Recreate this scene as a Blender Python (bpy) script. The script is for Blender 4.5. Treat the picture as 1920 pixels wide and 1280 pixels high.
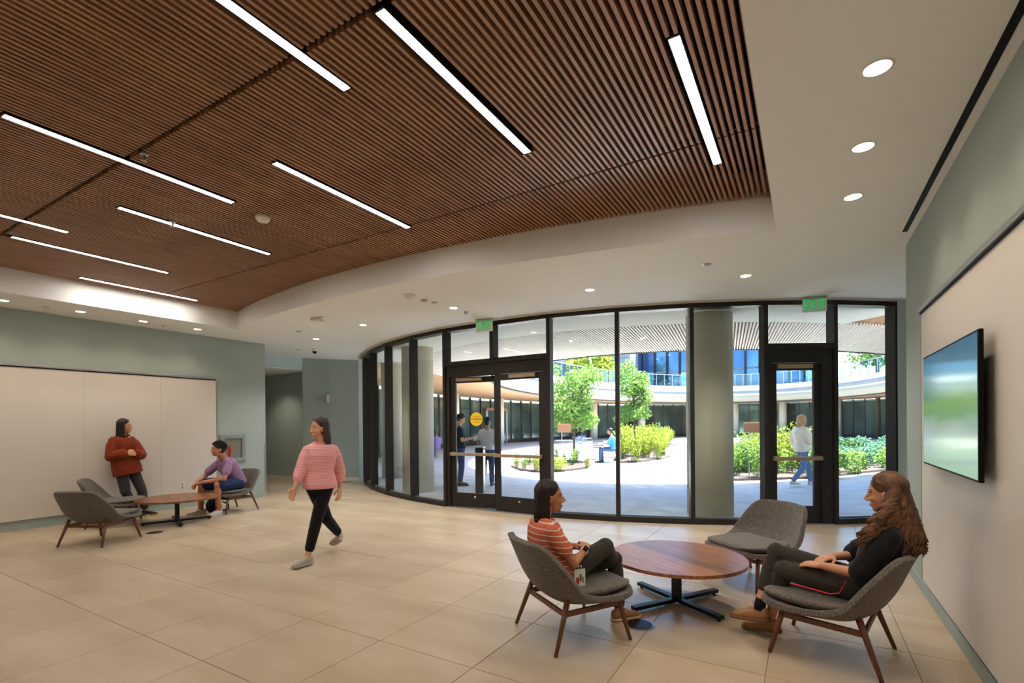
import bpy, bmesh, math, random
from mathutils import Vector, Matrix
random.seed(7)
for _o in list(bpy.data.objects): bpy.data.objects.remove(_o)
SC = bpy.context.scene
COL = SC.collection
pi = math.pi

# ---------------------------------------------------------------- camera
cam = bpy.data.cameras.new('camera'); cam.sensor_width = 36.0; cam.lens = 17.447
cam.shift_y = 0.08154; cam.clip_start = 0.05; cam.clip_end = 400
camo = bpy.data.objects.new('camera', cam); COL.objects.link(camo)
_R = Vector((0.85999556, 0.51021911, -0.00917018)); _U = Vector((0.00610285, 0.00768555, 0.99995184)); _F = Vector((-0.51026502, 0.86001011, -0.00349575))
camo.matrix_world = Matrix(((_R.x, _U.x, -_F.x, 0.0), (_R.y, _U.y, -_F.y, 0.0), (_R.z, _U.z, -_F.z, 1.54), (0, 0, 0, 1)))
SC.camera = camo
# ---------------------------------------------------------------- world, sun, exposure
W = bpy.data.worlds.new('sky'); SC.world = W; W.use_nodes = True
_n = W.node_tree.nodes; _l = W.node_tree.links
_sky = _n.new('ShaderNodeTexSky'); _sky.sky_type = 'NISHITA'; _sky.sun_disc = False
_sky.sun_elevation = math.radians(72); _sky.sun_rotation = math.radians(45); _sky.air_density = 1.0; _sky.dust_density = 1.5
_hs = _n.new('ShaderNodeHueSaturation'); _hs.inputs['Saturation'].default_value = 1.5
_l.new(_sky.outputs[0], _hs.inputs['Color']); _l.new(_hs.outputs[0], _n['Background'].inputs['Color'])
_n['Background'].inputs['Strength'].default_value = 1.2
sun = bpy.data.lights.new('sun', 'SUN'); sun.energy = 58.0; sun.angle = 0.009; sun.color = (1.0, 0.95, 0.86)
suno = bpy.data.objects.new('sun', sun); COL.objects.link(suno)
suno.rotation_euler = Vector((0.7, 0.6, 3.3)).to_track_quat('Z', 'Y').to_euler()
suno.location = (0, 30, 40)
SC.view_settings.view_transform = 'Standard'; SC.view_settings.look = 'None'
SC.view_settings.exposure = 0.0; SC.view_settings.gamma = 1.0; SC.view_settings.use_curve_mapping = False
SC.cycles.use_denoising = True
SC.cycles.max_bounces = 10; SC.cycles.diffuse_bounces = 5; SC.cycles.glossy_bounces = 4; SC.cycles.transparent_max_bounces = 16
SC.cycles.sample_clamp_indirect = 6.0; SC.cycles.caustics_reflective = False; SC.cycles.caustics_refractive = False
LED = 53.0          # radiance of the linear ceiling lights
SPOT = 24.0         # power of one recessed downlight

# ---------------------------------------------------------------- materials
def s2l(c): return tuple(((v/255.0)/12.92 if v/255.0 <= 0.04045 else ((v/255.0+0.055)/1.055)**2.4) for v in c)
MATS = {}
def mat(name, rgb, rough=0.6, metal=0.0, var=0.0, scale=(8, 8, 8), detail=4.0, bump=0.0, bscale=None, rgb2=None, coord='Object', rnd=0.0, spec=0.5, wave=None, sheen=0.0, alpha=1.0):
    m = bpy.data.materials.new(name); m.use_nodes = True; nt = m.node_tree; N = nt.nodes; L = nt.links
    b = N['Principled BSDF']; c1 = s2l(rgb); c2 = s2l(rgb2) if rgb2 else tuple(v*(1-var) for v in c1)
    b.inputs['Base Color'].default_value = (*c1, 1); b.inputs['Roughness'].default_value = rough
    b.inputs['Metallic'].default_value = metal; b.inputs['Specular IOR Level'].default_value = spec
    if sheen: b.inputs['Sheen Weight'].default_value = sheen
    if alpha < 1: b.inputs['Alpha'].default_value = alpha
    tc = N.new('ShaderNodeTexCoord'); mp = N.new('ShaderNodeMapping'); mp.inputs['Scale'].default_value = scale
    if coord == 'Position':
        tc = N.new('ShaderNodeNewGeometry')
    L.new(tc.outputs[coord], mp.inputs['Vector'])
    nz = N.new('ShaderNodeTexNoise'); nz.inputs['Detail'].default_value = detail; nz.inputs['Scale'].default_value = 1.0
    L.new(mp.outputs[0], nz.inputs['Vector'])
    out = None
    if var or rgb2:
        r = N.new('ShaderNodeValToRGB'); r.color_ramp.elements[0].position = 0.33; r.color_ramp.elements[1].position = 0.68
        r.color_ramp.elements[0].color = (*c2, 1); r.color_ramp.elements[1].color = (*c1, 1)
        L.new(nz.outputs['Fac'], r.inputs['Fac']); out = r.outputs[0]
    if rnd:
        oi = N.new('ShaderNodeObjectInfo'); mr = N.new('ShaderNodeMapRange'); mr.inputs['To Min'].default_value = 1-rnd; mr.inputs['To Max'].default_value = 1+rnd
        L.new(oi.outputs['Random'], mr.inputs['Value'])
        mx = N.new('ShaderNodeMix'); mx.data_type = 'RGBA'; mx.blend_type = 'MULTIPLY'; mx.inputs['Factor'].default_value = 1.0
        if out: L.new(out, mx.inputs['A'])
        else: mx.inputs['A'].default_value = (*c1, 1)
        L.new(mr.outputs[0], mx.inputs['B']); out = mx.outputs['Result']
    if out: L.new(out, b.inputs['Base Color'])
    if bump:
        src = nz
        if bscale:
            mp2 = N.new('ShaderNodeMapping'); mp2.inputs['Scale'].default_value = bscale; L.new(tc.outputs[coord], mp2.inputs['Vector'])
            src = N.new('ShaderNodeTexNoise'); src.inputs['Scale'].default_value = 1.0; src.inputs['Detail'].default_value = 3.0; L.new(mp2.outputs[0], src.inputs['Vector'])
        bp = N.new('ShaderNodeBump'); bp.inputs['Strength'].default_value = bump; bp.inputs['Distance'].default_value = 0.01
        L.new(src.outputs['Fac'], bp.inputs['Height']); L.new(bp.outputs[0], b.inputs['Normal'])
    MATS[name] = m; return m
def stripes(name, rgb, rgb2, axis='Z', freq=20.0, duty=0.7, rough=0.85, bump=0.3):
    m = mat(name, rgb, rough, bump=bump, bscale=(300, 300, 300)); nt = m.node_tree; N = nt.nodes; L = nt.links
    tc = N.new('ShaderNodeTexCoord'); sp = N.new('ShaderNodeSeparateXYZ'); L.new(tc.outputs['Object'], sp.inputs[0])
    mu = N.new('ShaderNodeMath'); mu.operation = 'MULTIPLY'; mu.inputs[1].default_value = freq; L.new(sp.outputs[axis], mu.inputs[0])
    fr = N.new('ShaderNodeMath'); fr.operation = 'FRACT'; L.new(mu.outputs[0], fr.inputs[0])
    gt = N.new('ShaderNodeMath'); gt.operation = 'GREATER_THAN'; gt.inputs[1].default_value = duty; L.new(fr.outputs[0], gt.inputs[0])
    mx = N.new('ShaderNodeMix'); mx.data_type = 'RGBA'; mx.inputs['A'].default_value = (*s2l(rgb), 1); mx.inputs['B'].default_value = (*s2l(rgb2), 1)
    L.new(gt.outputs[0], mx.inputs['Factor']); L.new(mx.outputs['Result'], N['Principled BSDF'].inputs['Base Color']); return m
def emit(name, rgb, strength):
    m = bpy.data.materials.new(name); m.use_nodes = True; nt = m.node_tree
    for n in list(nt.nodes): nt.nodes.remove(n)
    e = nt.nodes.new('ShaderNodeEmission'); o = nt.nodes.new('ShaderNodeOutputMaterial')
    e.inputs[0].default_value = (*s2l(rgb), 1); e.inputs[1].default_value = strength; nt.links.new(e.outputs[0], o.inputs[0]); MATS[name] = m; return m
def glass(name, tint, refl=1.45, rough=0.0):
    m = bpy.data.materials.new(name); m.use_nodes = True; nt = m.node_tree
    for n in list(nt.nodes): nt.nodes.remove(n)
    o = nt.nodes.new('ShaderNodeOutputMaterial'); t = nt.nodes.new('ShaderNodeBsdfTransparent'); g = nt.nodes.new('ShaderNodeBsdfGlossy'); x = nt.nodes.new('ShaderNodeMixShader'); f = nt.nodes.new('ShaderNodeFresnel')
    ge = nt.nodes.new('ShaderNodeNewGeometry'); ma = nt.nodes.new('ShaderNodeMath'); ma.operation = 'MULTIPLY_ADD'; ma.inputs[1].default_value = 1/refl-refl; ma.inputs[2].default_value = refl
    nt.links.new(ge.outputs['Backfacing'], ma.inputs[0]); nt.links.new(ma.outputs[0], f.inputs[0]); t.inputs[0].default_value = (*tint, 1); g.inputs[0].default_value = (0.9, 0.95, 0.95, 1); g.inputs['Roughness'].default_value = rough
    nt.links.new(f.outputs[0], x.inputs[0]); nt.links.new(t.outputs[0], x.inputs[1]); nt.links.new(g.outputs[0], x.inputs[2]); nt.links.new(x.outputs[0], o.inputs[0]); MATS[name] = m; return m

mat('tile', (196, 178, 152), 0.34, rgb2=(175, 154, 127), scale=(0.9, 2.6, 2.6), detail=8, rnd=0.05, coord='Position', spec=0.42, bump=0.04, bscale=(60, 60, 60))
mat('grout', (140, 122, 100), 0.9)
mat('gypsum', (243, 244, 243), 0.85, bump=0.03, bscale=(120, 120, 120))
mat('sage', (158, 170, 164), 0.8, bump=0.03, bscale=(150, 150, 150))
mat('sage_light', (182, 198, 198), 0.8)
mat('board', (214, 206, 198), 0.42, spec=0.35)
mat('alu', (170, 172, 172), 0.4, 0.8)
mat('black', (9, 9, 10), 0.6, spec=0.15)
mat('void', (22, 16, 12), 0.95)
mat('slat', (178, 136, 104), 0.36, rgb2=(148, 102, 70), scale=(60, 2.2, 60), detail=5, rnd=0.13, spec=0.75)
mat('bronze', (44, 39, 36), 0.45, 0.25, spec=0.4)
mat('brass', (170, 146, 112), 0.4, 0.5)
mat('steel', (185, 186, 184), 0.35, 0.9)
mat('blackmetal', (24, 26, 30), 0.45, 0.4)
mat('plastic', (228, 226, 220), 0.5)
mat('cream', (214, 206, 188), 0.8, bump=0.05, bscale=(40, 40, 40))
mat('fabric', (132, 123, 113), 0.95, rgb2=(62, 56, 50), scale=(130, 130, 130), detail=4, bump=0.6, bscale=(200, 200, 200), sheen=0.25, spec=0.1)
mat('walnut', (120, 74, 48), 0.45, rgb2=(86, 48, 28), scale=(90, 90, 7), detail=5)
mat('tabletop', (166, 110, 72), 0.3, rgb2=(120, 70, 42), scale=(3, 40, 40), detail=5, rnd=0.36, spec=0.4)
mat('concrete', (186, 186, 186), 0.7, rgb2=(166, 166, 167), scale=(2.5, 2.5, 2.5), detail=6, bump=0.05, bscale=(30, 30, 30))
mat('stone', (116, 118, 122), 0.7, rgb2=(106, 109, 114), scale=(1.5, 1.5, 1.5))
mat('mulch', (66, 54, 52), 0.95, rgb2=(40, 32, 30), scale=(22, 22, 22), bump=0.8, bscale=(35, 35, 35))
mat('bark', (92, 78, 66), 0.9, rgb2=(64, 52, 44), scale=(20, 20, 5), bump=0.5)
mat('leaf', (138, 166, 84), 0.55, rgb2=(84, 124, 48), scale=(9, 9, 9), spec=0.3)
mat('leaf_yellow', (150, 158, 58), 0.55, rgb2=(104, 126, 38), scale=(7, 7, 7), spec=0.3)
mat('leaf_blue', (104, 142, 116), 0.55, rgb2=(58, 102, 78), scale=(7, 7, 7), spec=0.3)
mat('leaf_dark', (66, 98, 46), 0.55, rgb2=(38, 70, 30), scale=(7, 7, 7), spec=0.3)
mat('fascia', (132, 128, 114), 0.8)
mat('soffit_white', (232, 230, 220), 0.8)
mat('soffit_wood', (186, 148, 112), 0.7, rgb2=(160, 120, 86), scale=(30, 0.8, 30), detail=3)
mat('soffit_slat', (236, 230, 224), 0.6, rgb2=(222, 212, 202), scale=(30, 1, 30))
mat('facade_glass', (104, 128, 122), 0.12, 0.5, rgb2=(50, 66, 62), scale=(0.7, 0.7, 0.5), spec=0.8)
mat('blue_glass', (74, 116, 170), 0.08, 0.6, rgb2=(40, 72, 118), scale=(0.5, 0.5, 0.3), spec=0.9)
mat('cyan_glass', (120, 186, 214), 0.1, 0.4, spec=0.9)
mat('sign_brown', (146, 104, 80), 0.7)
def leafy(n):
    m = MATS[n]; nt = m.node_tree; b = nt.nodes['Principled BSDF']; o = nt.nodes['Material Output']; t = nt.nodes.new('ShaderNodeBsdfTranslucent'); x = nt.nodes.new('ShaderNodeMixShader'); x.inputs[0].default_value = 0.42
    if b.inputs['Base Color'].links: nt.links.new(b.inputs['Base Color'].links[0].from_socket, t.inputs[0])
    nt.links.new(b.outputs[0], x.inputs[1]); nt.links.new(t.outputs[0], x.inputs[2]); nt.links.new(x.outputs[0], o.inputs[0])
for _k in ('leaf', 'leaf_yellow', 'leaf_blue', 'leaf_dark'): leafy(_k)
glass('pane', (0.95, 0.982, 0.975)); glass('rail_glass', (0.66, 0.76, 0.84))
emit('led', (255, 247, 236), LED); emit('lamp_face', (255, 240, 215), 16.0)
emit('exit_green', (0, 186, 80), 1.0); mat('exit_plate', (224, 232, 226), 0.3, spec=0.6)
mat('cabinet_back', (150, 140, 126), 0.7); mat('yellow', (238, 196, 14), 0.6); mat('black_ink', (30, 24, 12), 0.7); mat('red', (196, 26, 24), 0.55); mat('red_ink', (176, 40, 44), 0.6)

# ---------------------------------------------------------------- mesh helpers
class MB:
    def __init__(s): s.v = []; s.f = []; s.m = []
    def add(s, vs, fs, mi=0):
        b = len(s.v); s.v += [tuple(p) for p in vs]; s.f += [tuple(i+b for i in f) for f in fs]; s.m += [mi]*len(fs); return s
    def box(s, x0, x1, y0, y1, z0, z1, mi=0, M=None):
        vs = [(x, y, z) for z in (z0, z1) for y in (y0, y1) for x in (x0, x1)]
        if M: vs = [M @ Vector(p) for p in vs]
        return s.add(vs, [(0, 2, 3, 1), (4, 5, 7, 6), (0, 1, 5, 4), (2, 6, 7, 3), (0, 4, 6, 2), (1, 3, 7, 5)], mi)
    def bar(s, a, b, w, h, up=(0, 0, 1), mi=0):
        a = Vector(a); b = Vector(b); d = (b-a).normalized(); u = Vector(up); r = d.cross(u)
        if r.length < 1e-4: r = d.cross(Vector((1, 0, 0)))
        r.normalize(); u = r.cross(d)
        vs = []
        for p in (a, b):
            for i, j in ((-1, -1), (1, -1), (1, 1), (-1, 1)): vs.append(p + r*(i*w/2) + u*(j*h/2))
        return s.add(vs, [(0, 1, 2, 3), (7, 6, 5, 4), (0, 4, 5, 1), (1, 5, 6, 2), (2, 6, 7, 3), (3, 7, 4, 0)], mi)
    def prism(s, poly, z0, z1, mi=0):
        n = len(poly); vs = [(x, y, z0) for x, y in poly]+[(x, y, z1) for x, y in poly]
        return s.add(vs, [tuple(range(n-1, -1, -1)), tuple(range(n, 2*n))]+[(i, (i+1) % n, n+(i+1) % n, n+i) for i in range(n)], mi)
    def loft(s, rings, cap=True, mi=0):
        n = len(rings[0]); vs = [p for r in rings for p in r]; fs = []
        for k in range(len(rings)-1):
            for i in range(n): fs.append((k*n+i, k*n+(i+1) % n, (k+1)*n+(i+1) % n, (k+1)*n+i))
        if cap: fs += [tuple(range(n-1, -1, -1)), tuple((len(rings)-1)*n+i for i in range(n))]
        return s.add(vs, fs, mi)
    def tube(s, pts, rad, seg=8, mi=0, flat=1.0):
        pts = [Vector(p) for p in pts]
        if not hasattr(rad, '__len__'): rad = [rad]*len(pts)
        rings = []; prev = None
        for i, p in enumerate(pts):
            d = (pts[min(i+1, len(pts)-1)]-pts[max(i-1, 0)]).normalized()
            if prev is None:
                a = Vector((0, 0, 1)) if abs(d.z) < 0.9 else Vector((1, 0, 0)); u = d.cross(a).normalized()
            else: u = (prev-d*prev.dot(d)).normalized()
            w = d.cross(u); prev = u
            rings.append([p+(u*math.cos(t)+w*math.sin(t)*flat)*rad[i] for t in (2*pi*k/seg for k in range(seg))])
        return s.loft(rings, True, mi)
    def lathe(s, prof, c=(0, 0, 0), seg=20, mi=0):
        rings = [[(c[0]+r*math.cos(2*pi*k/seg), c[1]+r*math.sin(2*pi*k/seg), c[2]+z) for k in range(seg)] for r, z in prof]
        return s.loft(rings, True, mi)
    def ell(s, c, r, ax=None, seg=14, ring=9, mi=0):
        X, Y, Zv = ax if ax else (Vector((1, 0, 0)), Vector((0, 1, 0)), Vector((0, 0, 1))); c = Vector(c); rings = []
        for j in range(ring):
            t = -pi/2+pi*(j+0.5)/ring
            rings.append([c+X*(r[0]*math.cos(t)*math.cos(2*pi*k/seg))+Y*(r[1]*math.cos(t)*math.sin(2*pi*k/seg))+Zv*(r[2]*math.sin(t)/math.sin(pi/2-pi*0.5/ring)) for k in range(seg)])
        return s.loft(rings, True, mi)
    def mesh(s, name):
        me = bpy.data.meshes.new(name); me.from_pydata(s.v, [], s.f); me.update()
        if any(s.m): me.polygons.foreach_set('material_index', s.m)
        return me
def link(name, me, mats=None, parent=None, smooth=False, loc=None, rz=None):
    if mats is not None:
        if isinstance(mats, str): mats = [mats]
        if len(me.materials) == 0:
            for m in mats: me.materials.append(MATS[m])
    if smooth: me.polygons.foreach_set('use_smooth', [True]*len(me.polygons)); me.update()
    o = bpy.data.objects.new(name, me); COL.objects.link(o)
    if parent: o.parent = parent
    if loc: o.location = loc
    if rz is not None: o.rotation_euler = (0, 0, rz)
    return o
def fixn(me):
    bm = bmesh.new(); bm.from_mesh(me); bmesh.ops.recalc_face_normals(bm, faces=bm.faces); bm.to_mesh(me); bm.free()
def obj(name, mb, mats, parent=None, smooth=False, loc=None, rz=None, bevel=0, seg=2):
    me = mb.mesh(name); fixn(me); o = link(name, me, mats, parent, smooth, loc, rz)
    if bevel:
        b = o.modifiers.new('bevel', 'BEVEL'); b.width = bevel; b.segments = seg; b.limit_method = 'ANGLE'; b.angle_limit = 0.7
    return o
def empty(name, loc=(0, 0, 0), rz=0.0):
    o = bpy.data.objects.new(name, None); o.empty_display_size = 0.1; COL.objects.link(o); o.location = loc; o.rotation_euler = (0, 0, rz); return o
def tag(o, label=None, cat=None, group=None, kind=None):
    if label: o['label'] = label
    if cat: o['category'] = cat
    if group: o['group'] = group
    if kind: o['kind'] = kind
    return o
def struct(o, label=None): o['kind'] = 'structure'; (label and o.__setitem__('label', label)); return o
def copytree(o, parent=None):
    c = o.copy(); COL.objects.link(c)
    if parent: c.parent = parent
    for ch in list(o.children): copytree(ch, c)
    return c
def textmesh(name, body, size, matname, parent=None, extrude=0.001, align='CENTER', xs=1.0):
    cu = bpy.data.curves.new(name, 'FONT'); cu.body = body; cu.size = size; cu.extrude = extrude; cu.align_x = align; cu.align_y = 'CENTER'
    t = bpy.data.objects.new('tmp', cu); COL.objects.link(t); bpy.context.view_layer.update()
    me = bpy.data.meshes.new_from_object(t.evaluated_get(bpy.context.evaluated_depsgraph_get())); bpy.data.objects.remove(t)
    for v in me.vertices: v.co.x *= xs
    me.materials.clear(); me.materials.append(MATS[matname]); o = link(name, me, None, parent); return o
# ================================================================ the room shell
XR, XL, H, H2 = 0.889, -10.198, 3.322, 3.642
GC, RG = (-4.5, 15.75), 8.55          # circle of the glass wall
AC, RA = (-4.55, 20.79), 16.10        # arc of the ceiling recess
CX0, CX1 = -9.064, -0.221
def gp(a, r=RG): a = math.radians(a); return (GC[0]+r*math.sin(a), GC[1]-r*math.cos(a))
def arcy(x): return AC[1]-math.sqrt(RA*RA-(x-AC[0])**2)

# floor: a slab with every tile laid on it
floor = struct(obj('floor', MB().box(-15.2, 1.8, -3.2, 10.0, -0.1, -0.004), 'grout'), 'pale beige stone floor of large square tiles')
T = 0.8
_tm = MB(); e = 0.0025; c = 0.002; h0 = T/2-e
_tm.loft([[(-h0, -h0, -0.012), (h0, -h0, -0.012), (h0, h0, -0.012), (-h0, h0, -0.012)], [(-h0, -h0, -c), (h0, -h0, -c), (h0, h0, -c), (-h0, h0, -c)],
          [(-h0+c, -h0+c, 0), (h0-c, -h0+c, 0), (h0-c, h0-c, 0), (-h0+c, h0-c, 0)]])
_tme = _tm.mesh('tile'); fixn(_tme); _tme.materials.append(MATS['tile'])
for i in range(-20, 3):
    for j in range(-6, 10):
        x = -0.223+T*(i+0.5); y = 1.753+T*(j+0.5)
        if y < -2.0 or x > 1.8 or y > 10: continue
        if x < XL-0.5 and not (6.2 < y < 9.2): continue
        dg = math.hypot(x-GC[0], y-GC[1])
        if dg < RG-0.75: continue
        t = link('tile', _tme, None, floor, loc=(x, y, 0)); t.rotation_euler.z = 0

# walls
struct(obj('wall_right', MB().box(XR, XR+0.3, -3.2, 6.47, -0.05, 4.4), 'sage'), 'sage green wall carrying the screen and white board')
wr = MB(); wr.box(1.17, 1.9, 9.36, 9.6, 0, 4.2); wr.box(1.6, 1.9, 6.47, 9.36, 0, 4.2); wr.box(XR+0.3, 1.6, 6.3, 6.47, 0, 4.2)
struct(obj('wall_far', wr, 'sage_light'))
struct(obj('wall_left', MB().box(XL-0.3, XL, -3.2, 6.6, -0.05, 4.4), 'sage'), 'sage green wall behind the seating group with a white board')
wa = MB(); wa.prism([(-11.5, 8.5), (-10.62, 9.62), (-10.62, 10.2), (-15.2, 10.2), (-15.2, 8.85), (-11.6, 8.85)], 0, 4.2)
struct(obj('wall_alcove', wa, 'sage'), 'sage green wall with a small white sconce beside the glass wall')
wh = MB(); wh.box(-11.62, -11.5, 6.3, 8.5, 3.02, 4.2)
struct(obj('wall_header', wh, 'sage_light'))
wc = MB(); wc.box(-15.2, -10.5, 6.35, 6.6, 0, 4.2); wc.box(-15.4, -15.2, 6.3, 9, 0, 4.2)
struct(obj('wall_corridor', wc, 'sage'))
struct(obj('wall_back', MB().box(-10.6, 1.3, -3.5, -3.2, -0.05, 4.4), 'sage'))
bb = MB(); bb.box(XR-0.012, XR, -3.2, 6.47, 0, 0.10); struct(obj('baseboard_right', bb, 'sage', bevel=0.002))
bb = MB(); bb.box(XL, XL+0.012, -3.2, 6.6, 0, 0.10); struct(obj('baseboard_left', bb, 'sage', bevel=0.002))
bb = MB(); bb.bar((-11.5, 8.49, 0.05), (-10.63, 9.6, 0.05), 0.03, 0.1); bb.bar((-15, 8.84, 0.05), (-11.55, 8.84, 0.05), 0.03, 0.1); struct(obj('baseboard_alcove', bb, 'cream'))

# ceiling with the recess
inner = [(CX0+(CX1-CX0)*k/60, arcy(CX0+(CX1-CX0)*k/60)) for k in range(61)]
outer = [(1.75, 9.62)]+[gp(a, RG-0.10) for a in [41.3-84.3*k/60 for k in range(61)]]+[(-10.75, 9.8), (-11.6, 8.6), (-11.6, 6.45), (-10.45, 6.45), (-10.45, -3.3)]
ceil = struct(obj('ceiling', MB().prism([(CX0, -3.3)]+inner+[(CX1, -3.3), (1.75, -3.3)]+outer, H, H+0.09), 'gypsum'), 'white ceiling with a curved recess of wooden slats')
cw = MB(); path = [(CX0, -3.3)]+inner+[(CX1, -3.3)]
cw.add([(x, y, H+0.001) for x, y in path]+[(x, y, H2+0.30) for x, y in path], [(i, i+1, len(path)+i+1, len(path)+i) for i in range(len(path)-1)])
co = link('recess_face', cw.mesh('recess_face'), 'gypsum', ceil); sm = co.modifiers.new('thick', 'SOLIDIFY'); sm.thickness = 0.03; sm.offset = 0
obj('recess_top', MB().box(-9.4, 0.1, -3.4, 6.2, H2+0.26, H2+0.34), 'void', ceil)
struct(obj('corridor_ceiling', MB().box(-15.3, -11.55, 6.3, 9.0, 3.0, 3.06), 'gypsum'))
rf = [(-16, -4), (3.5, -4), (3.5, 10.5)]+[gp(a, RG-0.05) for a in [46-92*k/30 for k in range(31)]]+[(-11, 10.5), (-16, 10.5)]
struct(obj('sky_block_roof', MB().prism(rf, 4.2, 4.5), 'concrete'))  # unseen slab added over the room to stop sky light leaking in

# linear lights: x, y0, y1
LIGHTS = [(-2.46, 0.61, 2.16), (-1.85, 1.84, 3.39), (-0.61, 2.80, 4.35), (-4.63, 1.14, 2.69), (-3.645, 2.46, 4.01), (-5.65, 2.18, 3.73), (-6.83, 0.62, 2.17), (-7.50, 1.90, 3.45), (-8.75, 2.91, 4.46),
          (-3.3, -2.2, -0.65), (-5.4, -1.6, -0.05), (-7.4, -2.3, -0.75), (-0.9, -1.4, 0.15)]  # unseen strips behind the camera, added to even out the room lighting
PITCH = 0.0465; NS = int((CX1-CX0)/PITCH); SEAMS = [1.82, 3.97]
LL = ['long light strip crossing the upper edge of the frame', 'long light strip in the slats above the glass doors', 'light strip nearest the white plaster ceiling on the right', 'long light strip at the left crossing the dark slat joint',
      'light strip ending at the far dark slat joint', 'light strip with a small sprinkler halfway along it', 'light strip cut off by the left frame edge', 'light strip second from the left wall recess', 'light strip nearest the left wall recess',
      'unseen added light strip behind the camera nearest the back wall', 'unseen added light strip behind the camera left of centre', 'unseen added light strip behind the camera at the far left', 'unseen added light strip behind the camera at the right']
for (x, y0, y1), lb in zip(LIGHTS, LL):
    r = empty('linear_light', (x, (y0+y1)/2, H2)); hl = (y1-y0)/2
    tag(r, lb, 'ceiling light', 'linear lights in the slat ceiling')
    hb = MB(); hb.box(-0.036, -0.030, -hl-0.006, hl+0.006, -0.006, 0.08); hb.box(0.030, 0.036, -hl-0.006, hl+0.006, -0.006, 0.08)
    hb.box(-0.036, 0.036, -hl-0.012, -hl, -0.006, 0.08); hb.box(-0.036, 0.036, hl, hl+0.012, -0.006, 0.08); hb.box(-0.036, 0.036, -hl, hl, 0.06, 0.08)
    obj('housing', hb, 'bronze', r)
    obj('diffuser', MB().box(-0.029, 0.029, -hl, hl, -0.004, 0.02), 'led', r)

# slats: one object each for the 300 that show largest, the rest joined
def proj(p):
    d = Vector(p)-Vector((0, 0, 1.54)); z = d.dot(_F)
    if z < 0.2: return None
    return (960+930.5*d.dot(_R)/z, 796.57-930.5*d.dot(_U)/z, z)
pieces = []
for k in range(NS):
    x = CX0+0.03+PITCH*(k+0.5)
    if x > CX1-0.015: continue
    rows = [(-3.2, SEAMS[0]-0.016), (SEAMS[0]+0.016, SEAMS[1]-0.012), (SEAMS[1]+0.012, arcy(x)-0.012)]
    for a, b in rows:
        segs = [(a, b)]
        for lx, l0, l1 in LIGHTS:
            if abs(lx-x) < 0.047:
                ns = []
                for s0, s1 in segs:
                    if l1 < s0 or l0 > s1: ns.append((s0, s1)); continue
                    if l0-0.015 > s0+0.05: ns.append((s0, l0-0.015))
                    if l1+0.015 < s1-0.05: ns.append((l1+0.015, s1))
                segs = ns
        for s0, s1 in segs:
            if s1-s0 < 0.05: continue
            best = 0
            for q in range(9):
                pr_ = proj((x, s0+(s1-s0)*q/8, H2))
                if pr_ and -20 < pr_[0] < 1940 and -20 < pr_[1] < 1300: best = max(best, 1/pr_[2])
            pieces.append((best, x, s0, s1))
pieces.sort(key=lambda p: -p[0])
SW, SHT = 0.0215, 0.055
_cache = {}
rest = MB()
for n, (bst, x, s0, s1) in enumerate(pieces):
    ln = s1-s0
    if n < 300 and bst > 0:
        key = round(ln, 3)
        if key not in _cache:
            me = MB().box(-SW/2, SW/2, -ln/2, ln/2, 0, SHT).mesh('slat'); fixn(me); me.materials.append(MATS['slat']); _cache[key] = me
        link('slat', _cache[key], None, ceil, loc=(x, (s0+s1)/2, H2))
    else: rest.box(x-SW/2, x+SW/2, s0, s1, H2, H2+SHT)
tag(obj('slat_field', rest, 'slat', ceil), kind='stuff')
for s in SEAMS: obj('joint_bar', MB().box(CX0+0.02, CX1-0.02, s-0.014, s+0.014, H2+0.03, H2+0.06), 'black', ceil)
for y in [-2.5+0.6*k for k in range(12)]: 
    if y < 4.7: obj('carrier', MB().box(CX0+0.02, CX1-0.02, y-0.012, y+0.012, H2+SHT, H2+SHT+0.03), 'void', ceil)

# ================================================================ glass wall
gw = struct(empty('window_1', (GC[0], GC[1]-RG, 0)), 'curved wall of tall glass panes in dark bronze frames')
def child(name, mb, m, parent, **k):
    o = obj(name, mb, m, None, **k); o.parent = parent; o.matrix_parent_inverse = Matrix.Translation(parent.location).inverted(); return o
ANG = [41.6, 34.83, 27.88, 20.8, 13.42, 5.98, -8.77, -15.85, -23.46, -31.2, -38.3, -43.2]
DP = 0.17
def P3(a, r, z): x, y = gp(a, r); return Vector((x, y, z))
def mull(a, z0, z1, w=0.062, dp=DP, name='mullion', par=None):
    ar = math.radians(a); t = Vector((math.cos(ar), math.sin(ar), 0)); c = P3(a, RG-dp/2, 0)
    mb = MB(); mb.bar(c+Vector((0, 0, z0)), c+Vector((0, 0, z1)), w, dp, up=Vector((math.sin(ar), -math.cos(ar), 0)))
    return child(name, mb, 'bronze', par or gw, bevel=0.003)
for a in ANG: mull(a, 0, H)
def chord(name, a0, a1, z0, z1, r, dp, m, par, inset=0.03):
    p, q = P3(a0, r, (z0+z1)/2), P3(a1, r, (z0+z1)/2); d = (q-p).normalized(); p += d*inset; q -= d*inset
    return child(name, MB().bar(p, q, dp, z1-z0), m, par)
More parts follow.
